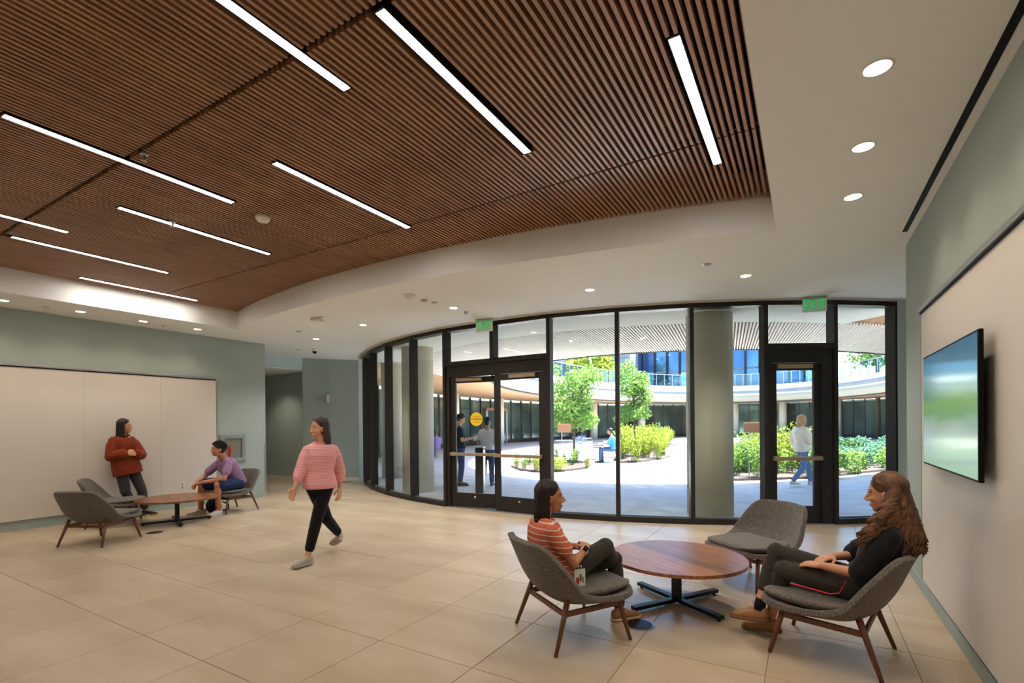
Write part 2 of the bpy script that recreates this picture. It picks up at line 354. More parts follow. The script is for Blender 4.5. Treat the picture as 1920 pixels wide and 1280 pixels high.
for i in range(len(ANG)-1):
    a0, a1 = ANG[i], ANG[i+1]; door = i in (1, 5)
    chord('head', a0, a1, 3.245, H, RG-DP/2, DP, 'bronze', gw)
    if not door:
        chord('sill', a0, a1, 0, 0.085, RG-DP/2, DP, 'bronze', gw)
        chord('pane', a0, a1, 0.07, 3.26, RG-0.10, 0.014, 'pane', gw, 0.02)
        chord('glazing_bead', a0, a1, 0.085, 0.105, RG-0.085, 0.03, 'alu', gw)
    else:
        chord('transom', a0, a1, 2.60, 2.68, RG-DP/2, DP, 'bronze', gw); chord('door_header', a0, a1, 2.40, 2.60, RG-0.10, 0.13, 'bronze', gw)
        chord('pane', a0, a1, 2.67, 3.26, RG-0.10, 0.014, 'pane', gw, 0.02)
        chord('threshold', a0, a1, 0, 0.012, RG-DP/2, DP, 'alu', gw)
mull(-1.2, 2.66, 3.26, 0.075)
trim = struct(obj('trim_1', MB().add([P3(41.6-84.8*k/40, RG+0.09, H-0.012) for k in range(41)]+[P3(41.6-84.8*k/40, RG-0.02, H-0.012) for k in range(41)], [(k, k+1, 42+k, 41+k) for k in range(40)]), 'cream'))
sdm = trim.modifiers.new('t', 'SOLIDIFY'); sdm.thickness = 0.01; sdm.offset = 1

def door_leaf(name, label, p, q, hinge_first, swing=0.0, sticker=False):
    """a glazed door leaf between floor points p and q; hinge at p if hinge_first"""
    p = Vector((p[0], p[1], 0)); q = Vector((q[0], q[1], 0)); w = (q-p).length; d = (q-p).normalized()
    hp = p if hinge_first else q; ang = math.atan2(d.y, d.x); r = empty(name, hp, ang+swing); struct(r, label)
    x0, x1 = (0, w) if hinge_first else (-w, 0); zt = 2.395; s = 0.10
    for a, b in ((x0+0.006, x0+s), (x1-s, x1-0.006)): obj('stile', MB().box(a, b, -0.025, 0.025, 0.015, zt), 'bronze', r, bevel=0.003)
    obj('bottom_rail', MB().box(x0+s, x1-s, -0.025, 0.025, 0.015, 0.27), 'bronze', r, bevel=0.003)
    obj('top_rail', MB().box(x0+s, x1-s, -0.025, 0.025, 2.29, zt), 'bronze', r, bevel=0.003)
    obj('pane', MB().box(x0+s-0.01, x1-s+0.01, -0.006, 0.006, 0.26, 2.30), 'pane', r)
    pb = obj('push_bar', MB().box(x0+0.02, x1-0.02, -0.115, -0.075, 0.955, 1.01), 'brass', r, bevel=0.006)
    for a in (x0+0.03, x1-0.09): obj('bracket', MB().box(a, a+0.06, -0.08, -0.02, 0.95, 1.015), 'brass', pb, bevel=0.003)
    cx = x0+0.14 if hinge_first else x1-0.14
    obj('door_closer', MB().box(min(cx, cx+(0.52 if hinge_first else -0.52)), max(cx, cx+(0.52 if hinge_first else -0.52)), -0.085, -0.025, 2.315, 2.375), 'brass', r, bevel=0.006)
    obj('lock', MB().lathe([(0.02, 0), (0.02, 0.012), (0.014, 0.016)], (0, 0, 0), 14), 'steel', r, smooth=True, loc=((x0+x1)/2, -0.025, 0.20)).rotation_euler = (pi/2, 0, 0)
    return r, x0, x1
def lerp2(a, b, t): return (a[0]+(b[0]-a[0])*t, a[1]+(b[1]-a[1])*t)
jl, jr = gp(-8.77, RG-0.09), gp(5.98, RG-0.09)
m_ = lerp2(jl, jr, 0.5); tw = math.hypot(jr[0]-jl[0], jr[1]-jl[1])
for nm, t0, t1 in (('jamb', 0.03/tw, 0.10/tw), ('jamb', 1-0.10/tw, 1-0.03/tw)):
    a, b = lerp2(jl, jr, t0), lerp2(jl, jr, t1); child('jamb', MB().bar((*lerp2(a, b, 0), 1.2), (*lerp2(a, b, 1), 1.2), 0.13, 2.4), 'bronze', gw)
dl, x0, x1 = door_leaf('door_1', 'left leaf of the glazed double door, standing slightly open', lerp2(jl, jr, 0.10/tw), m_, True, math.radians(9))
dr, _, _ = door_leaf('door_2', 'right leaf of the glazed double door, closed', m_, lerp2(jl, jr, 1-0.10/tw), False)
stk = obj('round_sticker', MB().lathe([(0.125, 0), (0.125, 0.002)], (0, 0, 0), 28), 'yellow', dl, loc=(0.52, -0.008, 1.62)); stk.rotation_euler = (pi/2, 0, 0)
for tx, zz, sz, mm in (('AUTOMATIC', 0.0, 0.046, 'black_ink'), ('CAUTION', 0.05, 0.03, 'red_ink'), ('DOOR', -0.052, 0.034, 'red_ink')):
    t = textmesh('lettering', tx, sz, mm, stk); t.location = (0, zz, 0.003); t.rotation_euler = (0, 0, 0)
jl, jr = gp(27.88, RG-0.09), gp(34.83, RG-0.09); tw = math.hypot(jr[0]-jl[0], jr[1]-jl[1])
for t0, t1 in ((0.03/tw, 0.08/tw), (1-0.19/tw, 1-0.03/tw)):
    a, b = lerp2(jl, jr, t0), lerp2(jl, jr, t1); child('jamb', MB().bar((*a, 1.2), (*b, 1.2), 0.13, 2.4), 'bronze', gw)
door_leaf('door_3', 'single glazed door in the curved glass wall on the right', lerp2(jl, jr, 0.08/tw), lerp2(jl, jr, 1-0.19/tw), False)

# ================================================================ fittings on ceiling and walls
def downlight(x, y, label, r=0.062, power=SPOT):
    o = empty('downlight', (x, y, H)); tag(o, label, 'downlight', 'recessed downlights in the white ceiling')
    obj('trim_ring', MB().add([(rr*math.cos(2*pi*k/24), rr*math.sin(2*pi*k/24), z) for rr, z in ((r+0.012, 0), (r+0.010, -0.004), (r, -0.004), (r-0.006, 0.0)) for k in range(24)],
        [(j*24+k, j*24+(k+1) % 24, (j+1)*24+(k+1) % 24, (j+1)*24+k) for j in range(3) for k in range(24)]), 'plastic', o, smooth=True)
    obj('lens', MB().lathe([(r-0.004, -0.0035), (r-0.004, -0.001)], (0, 0, 0), 24), 'lamp_face', o)
    ld = bpy.data.lights.new('downlight_lamp', 'SPOT'); ld.energy = power; ld.spot_size = math.radians(125); ld.spot_blend = 0.8; ld.color = (1.0, 0.84, 0.64) if y < 5.5 else (1.0, 0.96, 0.91); ld.shadow_soft_size = 0.05
    lo = bpy.data.objects.new('downlight_lamp', ld); COL.objects.link(lo); lo.parent = o; lo.location = (0, 0, -0.012)
for x, y, lb in [(0.32, 3.12, 'largest downlight above the screen wall, nearest the camera'), (0.33, 3.97, 'middle of three downlights along the screen wall'), (0.33, 4.81, 'farthest of three downlights along the screen wall'),
                 (-0.63, 6.71, 'downlight in front of the single glazed door'), (-2.49, 6.28, 'downlight over the round table by the glass wall'), (-4.66, 6.12, 'downlight just before the exit sign at the double door'),
                 (-6.81, 6.29, 'downlight before the curved end of the glass wall'), (-8.71, 6.77, 'small downlight near the black dome camera'),
                 (-9.65, 2.35, 'downlight over the left white board at the frame edge'), (-9.62, 3.2, 'second downlight along the left white board'), (-9.64, 4.05, 'third downlight along the left white board'), (-9.62, 4.91, 'fourth downlight along the left white board'),
                 (0.33, 2.27, 'downlight above the screen wall out of frame'), (0.33, 1.42, 'downlight above the screen wall behind the frame edge'), (-9.65, 1.5, 'downlight over the left white board out of frame')]:
    downlight(x, y, lb, power=SPOT*(9.5 if 5.5 < y < 7.5 else 1.3))
o_ = bpy.data.lights.new('corridor_lamp', 'SPOT'); o_.energy = 60; o_.spot_size = 2.0; o_.spot_blend = 0.7; o_.color = (1.0, 0.86, 0.68); o_.shadow_soft_size = 0.05
cl = empty('corridor_downlight', (-12.6, 8.05, 3.0)); tag(cl, 'downlight inside the side corridor', 'downlight'); obj('lens', MB().lathe([(0.05, -0.004), (0.05, 0)], (0, 0, 0), 20), 'lamp_face', cl); lo = bpy.data.objects.new('corridor_lamp', o_); COL.objects.link(lo); lo.parent = cl; lo.location = (0, 0, -0.02)
def disc(name, x, y, z, r, h, label, cat, m='plastic', grp=None, prof=None):
    o = obj(name, MB().lathe(prof or [(r, 0), (r, -h*0.5), (r*0.72, -h)], (0, 0, 0), 20), m, smooth=False, loc=(x, y, z)); return tag(o, label, cat, grp)
disc('smoke_detector', -4.69, 3.03, H2+0.0, 0.07, 0.05, 'white round smoke detector on the wooden slats', 'detector')
disc('smoke_detector', -4.70, 5.18, H, 0.075, 0.06, 'white smoke detector on the plaster beside the recess', 'detector', prof=[(0.085, 0), (0.085, -0.012), (0.05, -0.03), (0.03, -0.055)])
disc('sprinkler', -4.71, 5.50, H, 0.05, 0.02, 'flat sprinkler cover just behind the smoke detector', 'sprinkler', 'brass')
disc('sprinkler', -4.68, 5.69, H, 0.045, 0.01, 'thin sprinkler plate third in the row before the exit sign', 'sprinkler', 'alu')
disc('sprinkler', -0.96, 5.98, H, 0.05, 0.008, 'flat grey sprinkler plate near the right exit sign', 'sprinkler', 'alu')
disc('sprinkler', -8.28, 6.05, H, 0.05, 0.01, 'flat sprinkler plate beyond the recess corner', 'sprinkler', 'alu')
disc('sprinkler', -4.64, 6.42, H, 0.03, 0.04, 'small pendant sprinkler beside the left exit sign', 'sprinkler', 'steel')
disc('sprinkler', -10.27, 7.5, H, 0.05, 0.008, 'sprinkler plate at the corridor entrance', 'sprinkler', 'alu')
for x, y, lb in ((-9.64, 2.81, 'pendant sprinkler first along the left soffit'), (-9.74, 4.42, 'pendant sprinkler second along the left soffit'), (-10.9, 7.59, 'pendant sprinkler near the corridor header')):
    disc('sprinkler', x, y, H, 0.05, 0.06, lb, 'sprinkler', 'plastic', prof=[(0.05, 0), (0.05, -0.006), (0.02, -0.012), (0.02, -0.05), (0.034, -0.055)])
for x, y, lb in ((-4.38, 1.86, 'small dark sprinkler hanging at the slat joint'), (-5.58, 2.62, 'small sprinkler beside a light strip in the slats')):
    disc('sprinkler', x, y, H2, 0.03, 0.06, lb, 'sprinkler', 'steel', prof=[(0.03, 0.01), (0.03, -0.008), (0.01, -0.012), (0.01, -0.05), (0.025, -0.055)])
o = empty('dome_camera', (-9.96, 7.7, H)); tag(o, 'white ceiling camera with a black dome near the corridor', 'camera')
obj('mount', MB().lathe([(0.07, 0), (0.07, -0.03), (0.06, -0.045)], (0, 0, 0), 20), 'plastic', o, smooth=True); obj('dome', MB().ell((0, 0, -0.05), (0.05, 0.05, 0.05)), 'black', o, smooth=True)
o = empty('ceiling_sensor', (-6.96, 5.49, H), 0.2); tag(o, 'white rectangular sensor box on the plaster ceiling', 'sensor')
obj('body', MB().box(-0.13, 0.13, -0.08, 0.08, -0.05, 0), 'plastic', o, bevel=0.008)
obj('lens', MB().lathe([(0.03, -0.065), (0.035, -0.05)], (0.05, 0, 0), 14), 'plastic', o)
obj('slot_diffuser', MB().box(0.792, 0.832, -3.0, 5.95, H-0.006, H-0.0005), 'black').__setitem__('label', 'thin black air slot running along the plaster ceiling'); tag(bpy.data.objects['slot_diffuser'], cat='air slot')

def exit_sign(x, y, rz, label):
    o = empty('exit_sign', (x, y, H), rz); tag(o, label, 'exit sign', 'green exit signs')
    obj('canopy', MB().box(-0.15, 0.15, -0.05, 0.05, -0.022, 0), 'alu', o, bevel=0.004)
    pl = obj('plate', MB().box(-0.155, 0.155, -0.005, 0.005, -0.215, -0.02), 'exit_plate', o, bevel=0.002)
    t = textmesh('lettering', 'EXIT', 0.205, 'exit_green', pl, 0.002, xs=0.66); t.location = (0, -0.008, -0.118); t.rotation_euler = (pi/2, 0, 0)
exit_sign(-4.72, 7.06, 0.18, 'green EXIT sign hanging in front of the double door')
exit_sign(0.11, 8.40, 0.22, 'green EXIT sign hanging in front of the single door')

def whiteboard(name, x, nx, edges, label, rz=2.455):
    o = empty(name, (x, (edges[0]+edges[-1])/2, 0)); tag(o, label, 'white board'); cy = o.location.y
    for a, b in zip(edges, edges[1:]): obj('panel', MB().box(min(0, nx*0.028), max(0, nx*0.028), a-cy+0.0012, b-cy-0.0012, 0.15, rz), 'board', o, bevel=0.0015)
    obj('top_rail', MB().box(min(0, nx*0.05), max(0, nx*0.05), edges[0]-cy, edges[-1]-cy, rz+0.012, rz+0.045), 'alu', o, bevel=0.003)
    obj('shadow_gap', MB().box(min(0, nx*0.036), max(0, nx*0.036), edges[0]-cy, edges[-1]-cy, rz-0.004, rz+0.012), 'black', o)
    obj('end_trim', MB().box(min(0, nx*0.032), max(0, nx*0.032), edges[-1]-cy, edges[-1]-cy+0.012, 0.15, rz+0.045), 'alu', o)
    return o
whiteboard('white_board', XL, 1, [-3.0, -1.11, 0.02, 1.15, 2.28, 3.41, 4.54, 5.53], 'long white writing wall of joined panels behind the standing woman')
whiteboard('white_board', XR, -1, [-3.0, 0.6, 3.06, 5.53], 'white writing wall behind the wall-mounted screen on the right')

# screen on the right wall
o = empty('wall_screen', (0.80, 4.26, 1.61)); tag(o, 'large flat screen on the right wall with a soft gradient from pale through green to blue', 'screen')
obj('casing', MB().box(-0.012, 0.012, -0.72, 0.72, -0.412, 0.412), 'black', o, bevel=0.006)
sc = obj('display', MB().box(-0.0135, -0.012, -0.706, 0.706, -0.398, 0.398), 'board', o)
m = bpy.data.materials.new('screen_gradient'); m.use_nodes = True; nt = m.node_tree; N = nt.nodes; L = nt.links; b = N['Principled BSDF']  # weakly glowing vertical gradient: pale at the bottom, green midway, blue on top
b.inputs['Roughness'].default_value = 0.12; b.inputs['Base Color'].default_value = (0.01, 0.012, 0.012, 1)
tc = N.new('ShaderNodeTexCoord'); sp = N.new('ShaderNodeSeparateXYZ'); L.new(tc.outputs['Object'], sp.inputs[0])
nz = N.new('ShaderNodeTexNoise'); mp = N.new('ShaderNodeMapping'); mp.inputs['Scale'].default_value = (1, 1.2, 5); nz.inputs['Scale'].default_value = 1.5; L.new(tc.outputs['Object'], mp.inputs[0]); L.new(mp.outputs[0], nz.inputs['Vector'])
a1 = N.new('ShaderNodeMath'); a1.operation = 'MULTIPLY_ADD'; a1.inputs[1].default_value = 0.16; L.new(nz.outputs['Fac'], a1.inputs[0]); 
mr = N.new('ShaderNodeMapRange'); mr.inputs['From Min'].default_value = -0.4; mr.inputs['From Max'].default_value = 0.4; L.new(sp.outputs['Z'], mr.inputs['Value'])
sb = N.new('ShaderNodeMath'); sb.operation = 'SUBTRACT'; sb.inputs[1].default_value = 0.08; L.new(mr.outputs[0], sb.inputs[0]); L.new(sb.outputs[0], a1.inputs[2])
cr = N.new('ShaderNodeValToRGB'); L.new(a1.outputs[0], cr.inputs['Fac']); els = cr.color_ramp.elements
els[0].position = 0.0; els[0].color = (*s2l((176, 214, 190)), 1); els[1].position = 1.0; els[1].color = (*s2l((88, 128, 156)), 1)
for ps, cc in ((0.18, (196, 216, 216)), (0.32, (182, 206, 200)), (0.45, (132, 180, 128)), (0.55, (138, 184, 104)), (0.66, (104, 158, 142)), (0.8, (98, 146, 162))):
    el = els.new(ps); el.color = (*s2l(cc), 1)
L.new(cr.outputs[0], b.inputs['Emission Color']); b.inputs['Emission Strength'].default_value = 0.72
sc.data.materials.clear(); sc.data.materials.append(m)
obj('wall_bracket', MB().box(0.012, 0.058, -0.3, 0.3, -0.2, 0.2), 'black', o)

# extinguisher cabinet, outlet, sconce, corner guards, floor boxes
o = empty('extinguisher_cabinet', (XL, 5.87, 1.08)); tag(o, 'pale metal fire extinguisher cabinet on the left wall', 'cabinet')
fr = MB(); fr.box(0, 0.03, -0.26, 0.26, 0.20, 0.28); fr.box(0, 0.03, -0.26, 0.26, -0.28, -0.20); fr.box(0, 0.03, -0.26, -0.18, -0.2, 0.2); fr.box(0, 0.03, 0.18, 0.26, -0.2, 0.2)
obj('frame', fr, 'alu', o, bevel=0.003); obj('back', MB().box(-0.002, 0.004, -0.18, 0.18, -0.2, 0.2), 'cabinet_back', o)
obj('extinguisher_body', MB().lathe([(0.012, -0.12), (0.035, -0.12), (0.035, 0.06), (0.018, 0.1), (0.012, 0.12)], (0.0, -0.07, -0.05), 16), 'red', o, smooth=True).scale = (0.28, 1, 1)
obj('window', MB().box(0.012, 0.016, -0.18, 0.18, -0.2, 0.2), 'pane', o); obj('handle', MB().box(0.03, 0.045, 0.19, 0.205, -0.05, 0.03), 'steel', o)
o = empty('wall_outlet', (XL+0.0285, 4.88, 0.42)); tag(o, 'white power outlet low on the left white board', 'outlet')
obj('plate', MB().box(0, 0.006, -0.04, 0.04, -0.06, 0.06), 'plastic', o, bevel=0.002)
for z in (-0.025, 0.025): obj('socket', MB().box(0.005, 0.0075, -0.016, 0.016, z-0.014, z+0.014), 'alu', o)
o = empty('wall_sconce', (-11.10, 8.99, 2.24), math.radians(52-90)); tag(o, 'small white box sconce on the far sage wall', 'wall lamp')
obj('body', MB().box(-0.0, 0.09, -0.035, 0.035, -0.11, 0.11), 'plastic', o, bevel=0.004); obj('base', MB().box(-0.02, 0.0, -0.05, 0.05, -0.07, 0.07), 'alu', o)
struct(obj('trim_2', MB().box(XL-0.001, XL+0.004, 6.56, 6.604, 0.12, 1.16), 'steel')); struct(obj('trim_3', MB().box(XR-0.004, XR+0.02, 6.45, 6.474, 0.12, 1.16), 'steel'))
for x, y, lb in ((-1.10, 3.73, 'round metal floor box beside the shoe of the woman in stripes'), (-8.15, 3.54, 'round metal floor box beside the left table')):
    o = empty('floor_box', (x, y, 0)); tag(o, lb, 'floor box', 'round floor boxes'); obj('rim', MB().lathe([(0.115, 0), (0.115, 0.002), (0.10, 0.004)], (0, 0, 0), 28), 'steel', o); obj('lid', MB().lathe([(0.095, 0.003), (0.095, 0.0055)], (0, 0, 0), 28), 'blackmetal', o)
# ================================================================ furniture
def interp(pts, t):
    for (t0, *a), (t1, *b) in zip(pts, pts[1:]):
        if t <= t1:
            u = (t-t0)/(t1-t0) if t1 > t0 else 0; return [p+(q-p)*u for p, q in zip(a, b)]
    return list(pts[-1][1:])
def catmull(pts, t):
    """smooth interpolation of rows (t, a, b, ...) sorted by t"""
    n = len(pts); k = max(0, min(n-2, next((i for i in range(n-1) if t <= pts[i+1][0]), n-2)))
    p1, p2 = pts[k], pts[k+1]; p0 = pts[k-1] if k else p1; p3 = pts[k+2] if k+2 < n else p2
    u = (t-p1[0])/(p2[0]-p1[0]); out = []
    for a, b, c, d in zip(p0[1:], p1[1:], p2[1:], p3[1:]): out.append(0.5*((2*b)+(-a+c)*u+(2*a-5*b+4*c-d)*u*u+(-a+3*b-3*c+d)*u**3))
    return out
# rows: v, y (forward), z, half width, forward bow of the edges, lift of the edges
SHELL = [(0.0, 0.355, 0.365, 0.235, 0.0, 0.0), (0.06, 0.33, 0.345, 0.30, -0.02, 0.01), (0.2, 0.20, 0.315, 0.345, 0.0, 0.035), (0.36, 0.02, 0.295, 0.365, 0.0, 0.075), (0.5, -0.13, 0.305, 0.37, 0.03, 0.105),
         (0.62, -0.245, 0.385, 0.362, 0.085, 0.09), (0.75, -0.32, 0.50, 0.342, 0.115, 0.04), (0.88, -0.375, 0.63, 0.315, 0.10, 0.0), (0.96, -0.41, 0.715, 0.275, 0.075, -0.012), (1.0, -0.425, 0.74, 0.215, 0.05, -0.008)]
def shell_pt(u, v):
    y, z, w, bow, lift = catmull(SHELL, v); return (u*w, y+bow*abs(u)**2.2, z+lift*abs(u)**2.2)
NU, NV = 20, 36
_me = MB(); _me.add([shell_pt(-1+2*i/NU, j/NV) for j in range(NV+1) for i in range(NU+1)], [(j*(NU+1)+i, j*(NU+1)+i+1, (j+1)*(NU+1)+i+1, (j+1)*(NU+1)+i) for j in range(NV) for i in range(NU)])
def lounge_chair(loc, f, label):
    r = empty('lounge_chair', loc, math.atan2(-f[0], f[1])); tag(r, label, 'chair', 'grey upholstered lounge chairs')
    if 'chair' not in _cache:
        me = _me.mesh('shell'); fixn(me); o = link('shell', me, 'fabric', r, True); s = o.modifiers.new('s', 'SOLIDIFY'); s.thickness = 0.042; s.offset = -1 
        b = o.modifiers.new('b', 'BEVEL'); b.width = 0.014; b.segments = 2; b.limit_method = 'ANGLE'; b.angle_limit = 0.9
        rings = []
        for t in range(17):
            y = -0.20+0.565*t/16; e = (t/16.0); hw = catmull([(0, 0.20), (0.08, 0.27), (0.3, 0.315), (0.7, 0.30), (0.92, 0.268), (1.0, 0.20)], e)[0]
            th = catmull([(0, 0.014), (0.08, 0.032), (0.5, 0.040), (0.9, 0.032), (1.0, 0.012)], e)[0]
            zc = catmull([(0, 0.372), (0.35, 0.358), (0.7, 0.362), (1.0, 0.372)], e)[0]
            rings.append([(hw*math.copysign(abs(math.cos(a))**0.55, math.cos(a)), y, zc+0.02*abs(math.cos(a))**3+th*math.copysign(abs(math.sin(a))**0.8, math.sin(a))) for a in (2*pi*k/28 for k in range(28))])
        obj('seat_cushion', MB().loft(rings), 'fabric', r, smooth=True)
        for sx in (-1, 1):
            obj('leg', MB().tube([(sx*0.245, 0.215, 0.345), (sx*0.30, 0.30, 0.0)], [0.021, 0.0125], 10), 'walnut', r, smooth=True)
            obj('leg', MB().tube([(sx*0.262, -0.19, 0.335), (sx*0.31, -0.31, 0.0)], [0.021, 0.0125], 10), 'walnut', r, smooth=True)
            obj('side_rail', MB().bar((sx*0.258, 0.235, 0.262), (sx*0.272, -0.215, 0.252), 0.02, 0.038), 'walnut', r, bevel=0.004)
        obj('cross_rail', MB().bar((-0.258, 0.235, 0.262), (0.258, 0.235, 0.262), 0.02, 0.036, up=(0, 0, 1)), 'walnut', r, bevel=0.004)
        obj('cross_rail', MB().bar((-0.272, -0.215, 0.25), (0.272, -0.215, 0.25), 0.02, 0.036), 'walnut', r, bevel=0.004)
        _cache['chair'] = r
    else:
        for ch in _cache['chair'].children:
            c = ch.copy(); COL.objects.link(c); c.parent = r
    return r
lounge_chair((-1.50, 3.37, 0), (0.577, 0.816), 'grey lounge chair holding the woman in the striped shirt')
lounge_chair((0.135, 3.94, 0), (-0.977, 0.21), 'grey lounge chair holding the woman in black')
lounge_chair((-0.45, 5.32, 0), (-0.6, -0.8), 'empty grey lounge chair before the single glass door')
lounge_chair((-8.16, 2.91, 0), (-0.43, 0.9), 'empty grey lounge chair with its back to us at the left table')
lounge_chair((-9.45, 3.55, 0), (0.5, 0.87), 'empty grey lounge chair in front of the standing woman')
lounge_chair((-8.98, 5.14, 0), (0.05, -1.0), 'grey lounge chair holding the man in the purple shirt')

def round_table(loc, rz, label):
    r = empty('round_table', loc, rz); tag(r, label, 'table', 'round walnut coffee tables')
    R_, n = 0.56, 9; ws = 2*R_/n
    for k in range(n):
        y0, y1 = -R_+k*ws, -R_+(k+1)*ws; top = []
        ys = [y0+(y1-y0)*j/6 for j in range(7)]
        poly = [(math.sqrt(max(0, R_*R_-y*y)), y) for y in ys]+[(-math.sqrt(max(0, R_*R_-y*y)), y) for y in reversed(ys)]
        q = [];  [q.append(p) for p in poly if not q or math.hypot(p[0]-q[-1][0], p[1]-q[-1][1]) > 1e-5]
        if math.hypot(q[0][0]-q[-1][0], q[0][1]-q[-1][1]) < 1e-5: q.pop()
        obj('plank', MB().prism(q, 0.373, 0.40), 'tabletop', r)
    obj('column', MB().box(-0.03, 0.03, -0.03, 0.03, 0.03, 0.368), 'blackmetal', r, bevel=0.003)
    obj('top_plate', MB().box(-0.15, 0.15, -0.15, 0.15, 0.364, 0.3725), 'blackmetal', r)
    for a in range(4):
        t = a*pi/2; d = Vector((math.cos(t), math.sin(t), 0)); arm = obj('base_arm', MB().bar(d*0.02+Vector((0, 0, 0.033)), d*0.47+Vector((0, 0, 0.033)), 0.06, 0.03), 'blackmetal', r, bevel=0.003)
        obj('foot', MB().lathe([(0.014, 0), (0.014, 0.02)], tuple(d*0.44), 10), 'black', arm)
    return r
round_table((-0.96, 4.34, 0), math.radians(-33), 'round walnut table between the two seated women')
round_table((-8.70, 4.10, 0), math.radians(-20), 'round walnut table in front of the seated man')

# ================================================================ the courtyard
EC = (-4.5, 31.8); EA, EB = 10.2, 19.4      # oval opening of the canopy
ZS = 3.30
def el(t, a=EA, b=EB): return (EC[0]+a*math.cos(t), EC[1]+b*math.sin(t))
pave = [(-40, 4.0), ]
gpts = [gp(a, RG-0.16) for a in [-44+86*k/50 for k in range(51)]]
pv = MB().prism([(-45, -5), (-16, -5), (-16, 10.3), (-10.7, 10.3)]+gpts+[(1.9, 9.5), (4, 9.5), (4, -5), (40, -5), (40, 90), (-45, 90)], -0.12, 0.004)
struct(obj('pavement', pv, 'concrete'), 'pale concrete paving of the round courtyard')
NT = 120
def outer_r(t):
    """point on the outer wall of the canopy in direction t from the court centre"""
    d = Vector((EA*math.cos(t), EB*math.sin(t))); 
    k = 1.0/math.sqrt((d.x/15.9)**2+(d.y/25.0)**2); p = (EC[0]+d.x*k, EC[1]+d.y*k)
    ox, oy = EC[0]-GC[0], EC[1]-GC[1]; dn = d.normalized(); b = dn.x*ox+dn.y*oy; c = ox*ox+oy*oy-(RG-0.14)**2; ds = b*b-c
    if ds > 0 and d.y < 0:
        s = -b+math.sqrt(ds); q = (EC[0]+dn.x*s, EC[1]+dn.y*s)
        if abs(math.degrees(math.atan2(q[0]-GC[0], GC[1]-q[1]))) < 44: return q
    return p
ring_i = [el(2*pi*k/NT) for k in range(NT)]; ring_o = [outer_r(2*pi*k/NT) for k in range(NT)]
sf = MB(); sf.add([(x, y, ZS+0.06) for x, y in ring_i]+[(x, y, ZS+0.06) for x, y in ring_o], [(k, (k+1) % NT, NT+(k+1) % NT, NT+k) for k in range(NT)])
canopy = struct(obj('canopy', sf, 'soffit_wood'), 'deep slatted canopy running around the courtyard')
sdm = canopy.modifiers.new('t', 'SOLIDIFY'); sdm.thickness = 0.1; sdm.offset = 1 if canopy.data.polygons[0].normal.z > 0 else -1
# plain band next to the glass wall
bn = MB(); A2 = [-46+92*k/46 for k in range(47)]
bn.add([(*gp(a, RG-0.16), ZS-0.01) for a in A2]+[(*gp(a, 7.08), ZS-0.01) for a in A2]+[(*gp(a, 7.08), ZS+0.06) for a in A2], [(k, k+1, 48+k, 47+k) for k in range(46)]+[(47+k, 48+k, 95+k, 94+k) for k in range(46)])
o = obj('plaster_band', bn, 'soffit_white', canopy); s_ = o.modifiers.new('t', 'SOLIDIFY'); s_.thickness = 0.01; s_.offset = 0
# exterior slats
dv = Vector((-0.125, 0.992)); nv = Vector((0.992, 0.125)); es = MB()
for k in range(-170, 190):
    o0 = Vector((-3.5, 8.5))+nv*(0.0585*k)
    ok = []
    for j in range(0, 200):
        p = o0+dv*(j*0.06-1.5)
        if math.hypot(p.x-GC[0], p.y-GC[1]) < 7.07 and ((p.x-EC[0])/(EA+0.06))**2+((p.y-EC[1])/(EB+0.06))**2 > 1 and p.y < 21: ok.append(p)
    if len(ok) > 2: es.bar((*ok[0], ZS+0.015), (*ok[-1], ZS+0.015), 0.027, 0.05)
tag(obj('soffit_slats', es, 'soffit_slat', canopy), kind='stuff')
# fascia of the opening, in bands
def band(name, off0, z0, off1, z1, m, parent, seg=NT):
    mb = MB(); mb.add([(*el(2*pi*k/seg, EA+off0, EB+off0), z0) for k in range(seg)]+[(*el(2*pi*k/seg, EA+off1, EB+off1), z1) for k in range(seg)], [(k, (k+1) % seg, seg+(k+1) % seg, seg+k) for k in range(seg)])
    o = obj(name, mb, m, parent, smooth=True); s = o.modifiers.new('t', 'SOLIDIFY'); s.thickness = 0.04; s.offset = 0; return o
band('drip_edge', 0.0, ZS-0.02, 0.0, ZS+0.10, 'bronze', canopy); band('fascia', -0.03, ZS+0.08, -0.22, ZS+0.80, 'fascia', canopy)
band('upper_fascia', -0.22, ZS+0.80, 0.05, ZS+1.42, 'stone', canopy); band('coping', 0.05, ZS+1.42, 0.9, ZS+1.62, 'stone', canopy)
tr = MB(); tr.add([(*el(2*pi*k/NT, EA+0.85, EB+0.85), ZS+1.55) for k in range(NT)]+[(*el(2*pi*k/NT, EA+5.6, EB+5.6), ZS+1.55) for k in range(NT)], [(k, (k+1) % NT, NT+(k+1) % NT, NT+k) for k in range(NT)])
struct(obj('terrace', tr, 'concrete'))
# railing round the terrace: only the far three quarters can be seen
rl = tag(empty('terrace_railing', (EC[0], EC[1], ZS+1.5)), 'long glass railing along the upper terrace around the courtyard', 'railing')
def rchild(name, mb, m, par): o = obj(name, mb, m, None); o.parent = par; o.matrix_parent_inverse = Matrix.Translation(par.location).inverted(); return o
NR = 74
for k in range(NR):
    t0, t1 = -0.72+(pi+1.44)*k/NR, -0.72+(pi+1.44)*(k+1)/NR; p, q = el(t0, EA+0.9, EB+0.9), el(t1, EA+0.9, EB+0.9); z = ZS+1.6
    rchild('post', MB().bar((*p, z-0.1), (*p, z+1.1), 0.05, 0.05, up=(1, 0, 0)), 'alu', rl); rchild('top_rail', MB().bar((*p, z+1.1), (*q, z+1.1), 0.06, 0.05), 'alu', rl)
    rchild('pane', MB().bar((*p, z+0.53), (*q, z+0.53), 0.012, 1.02), 'rail_glass', rl)
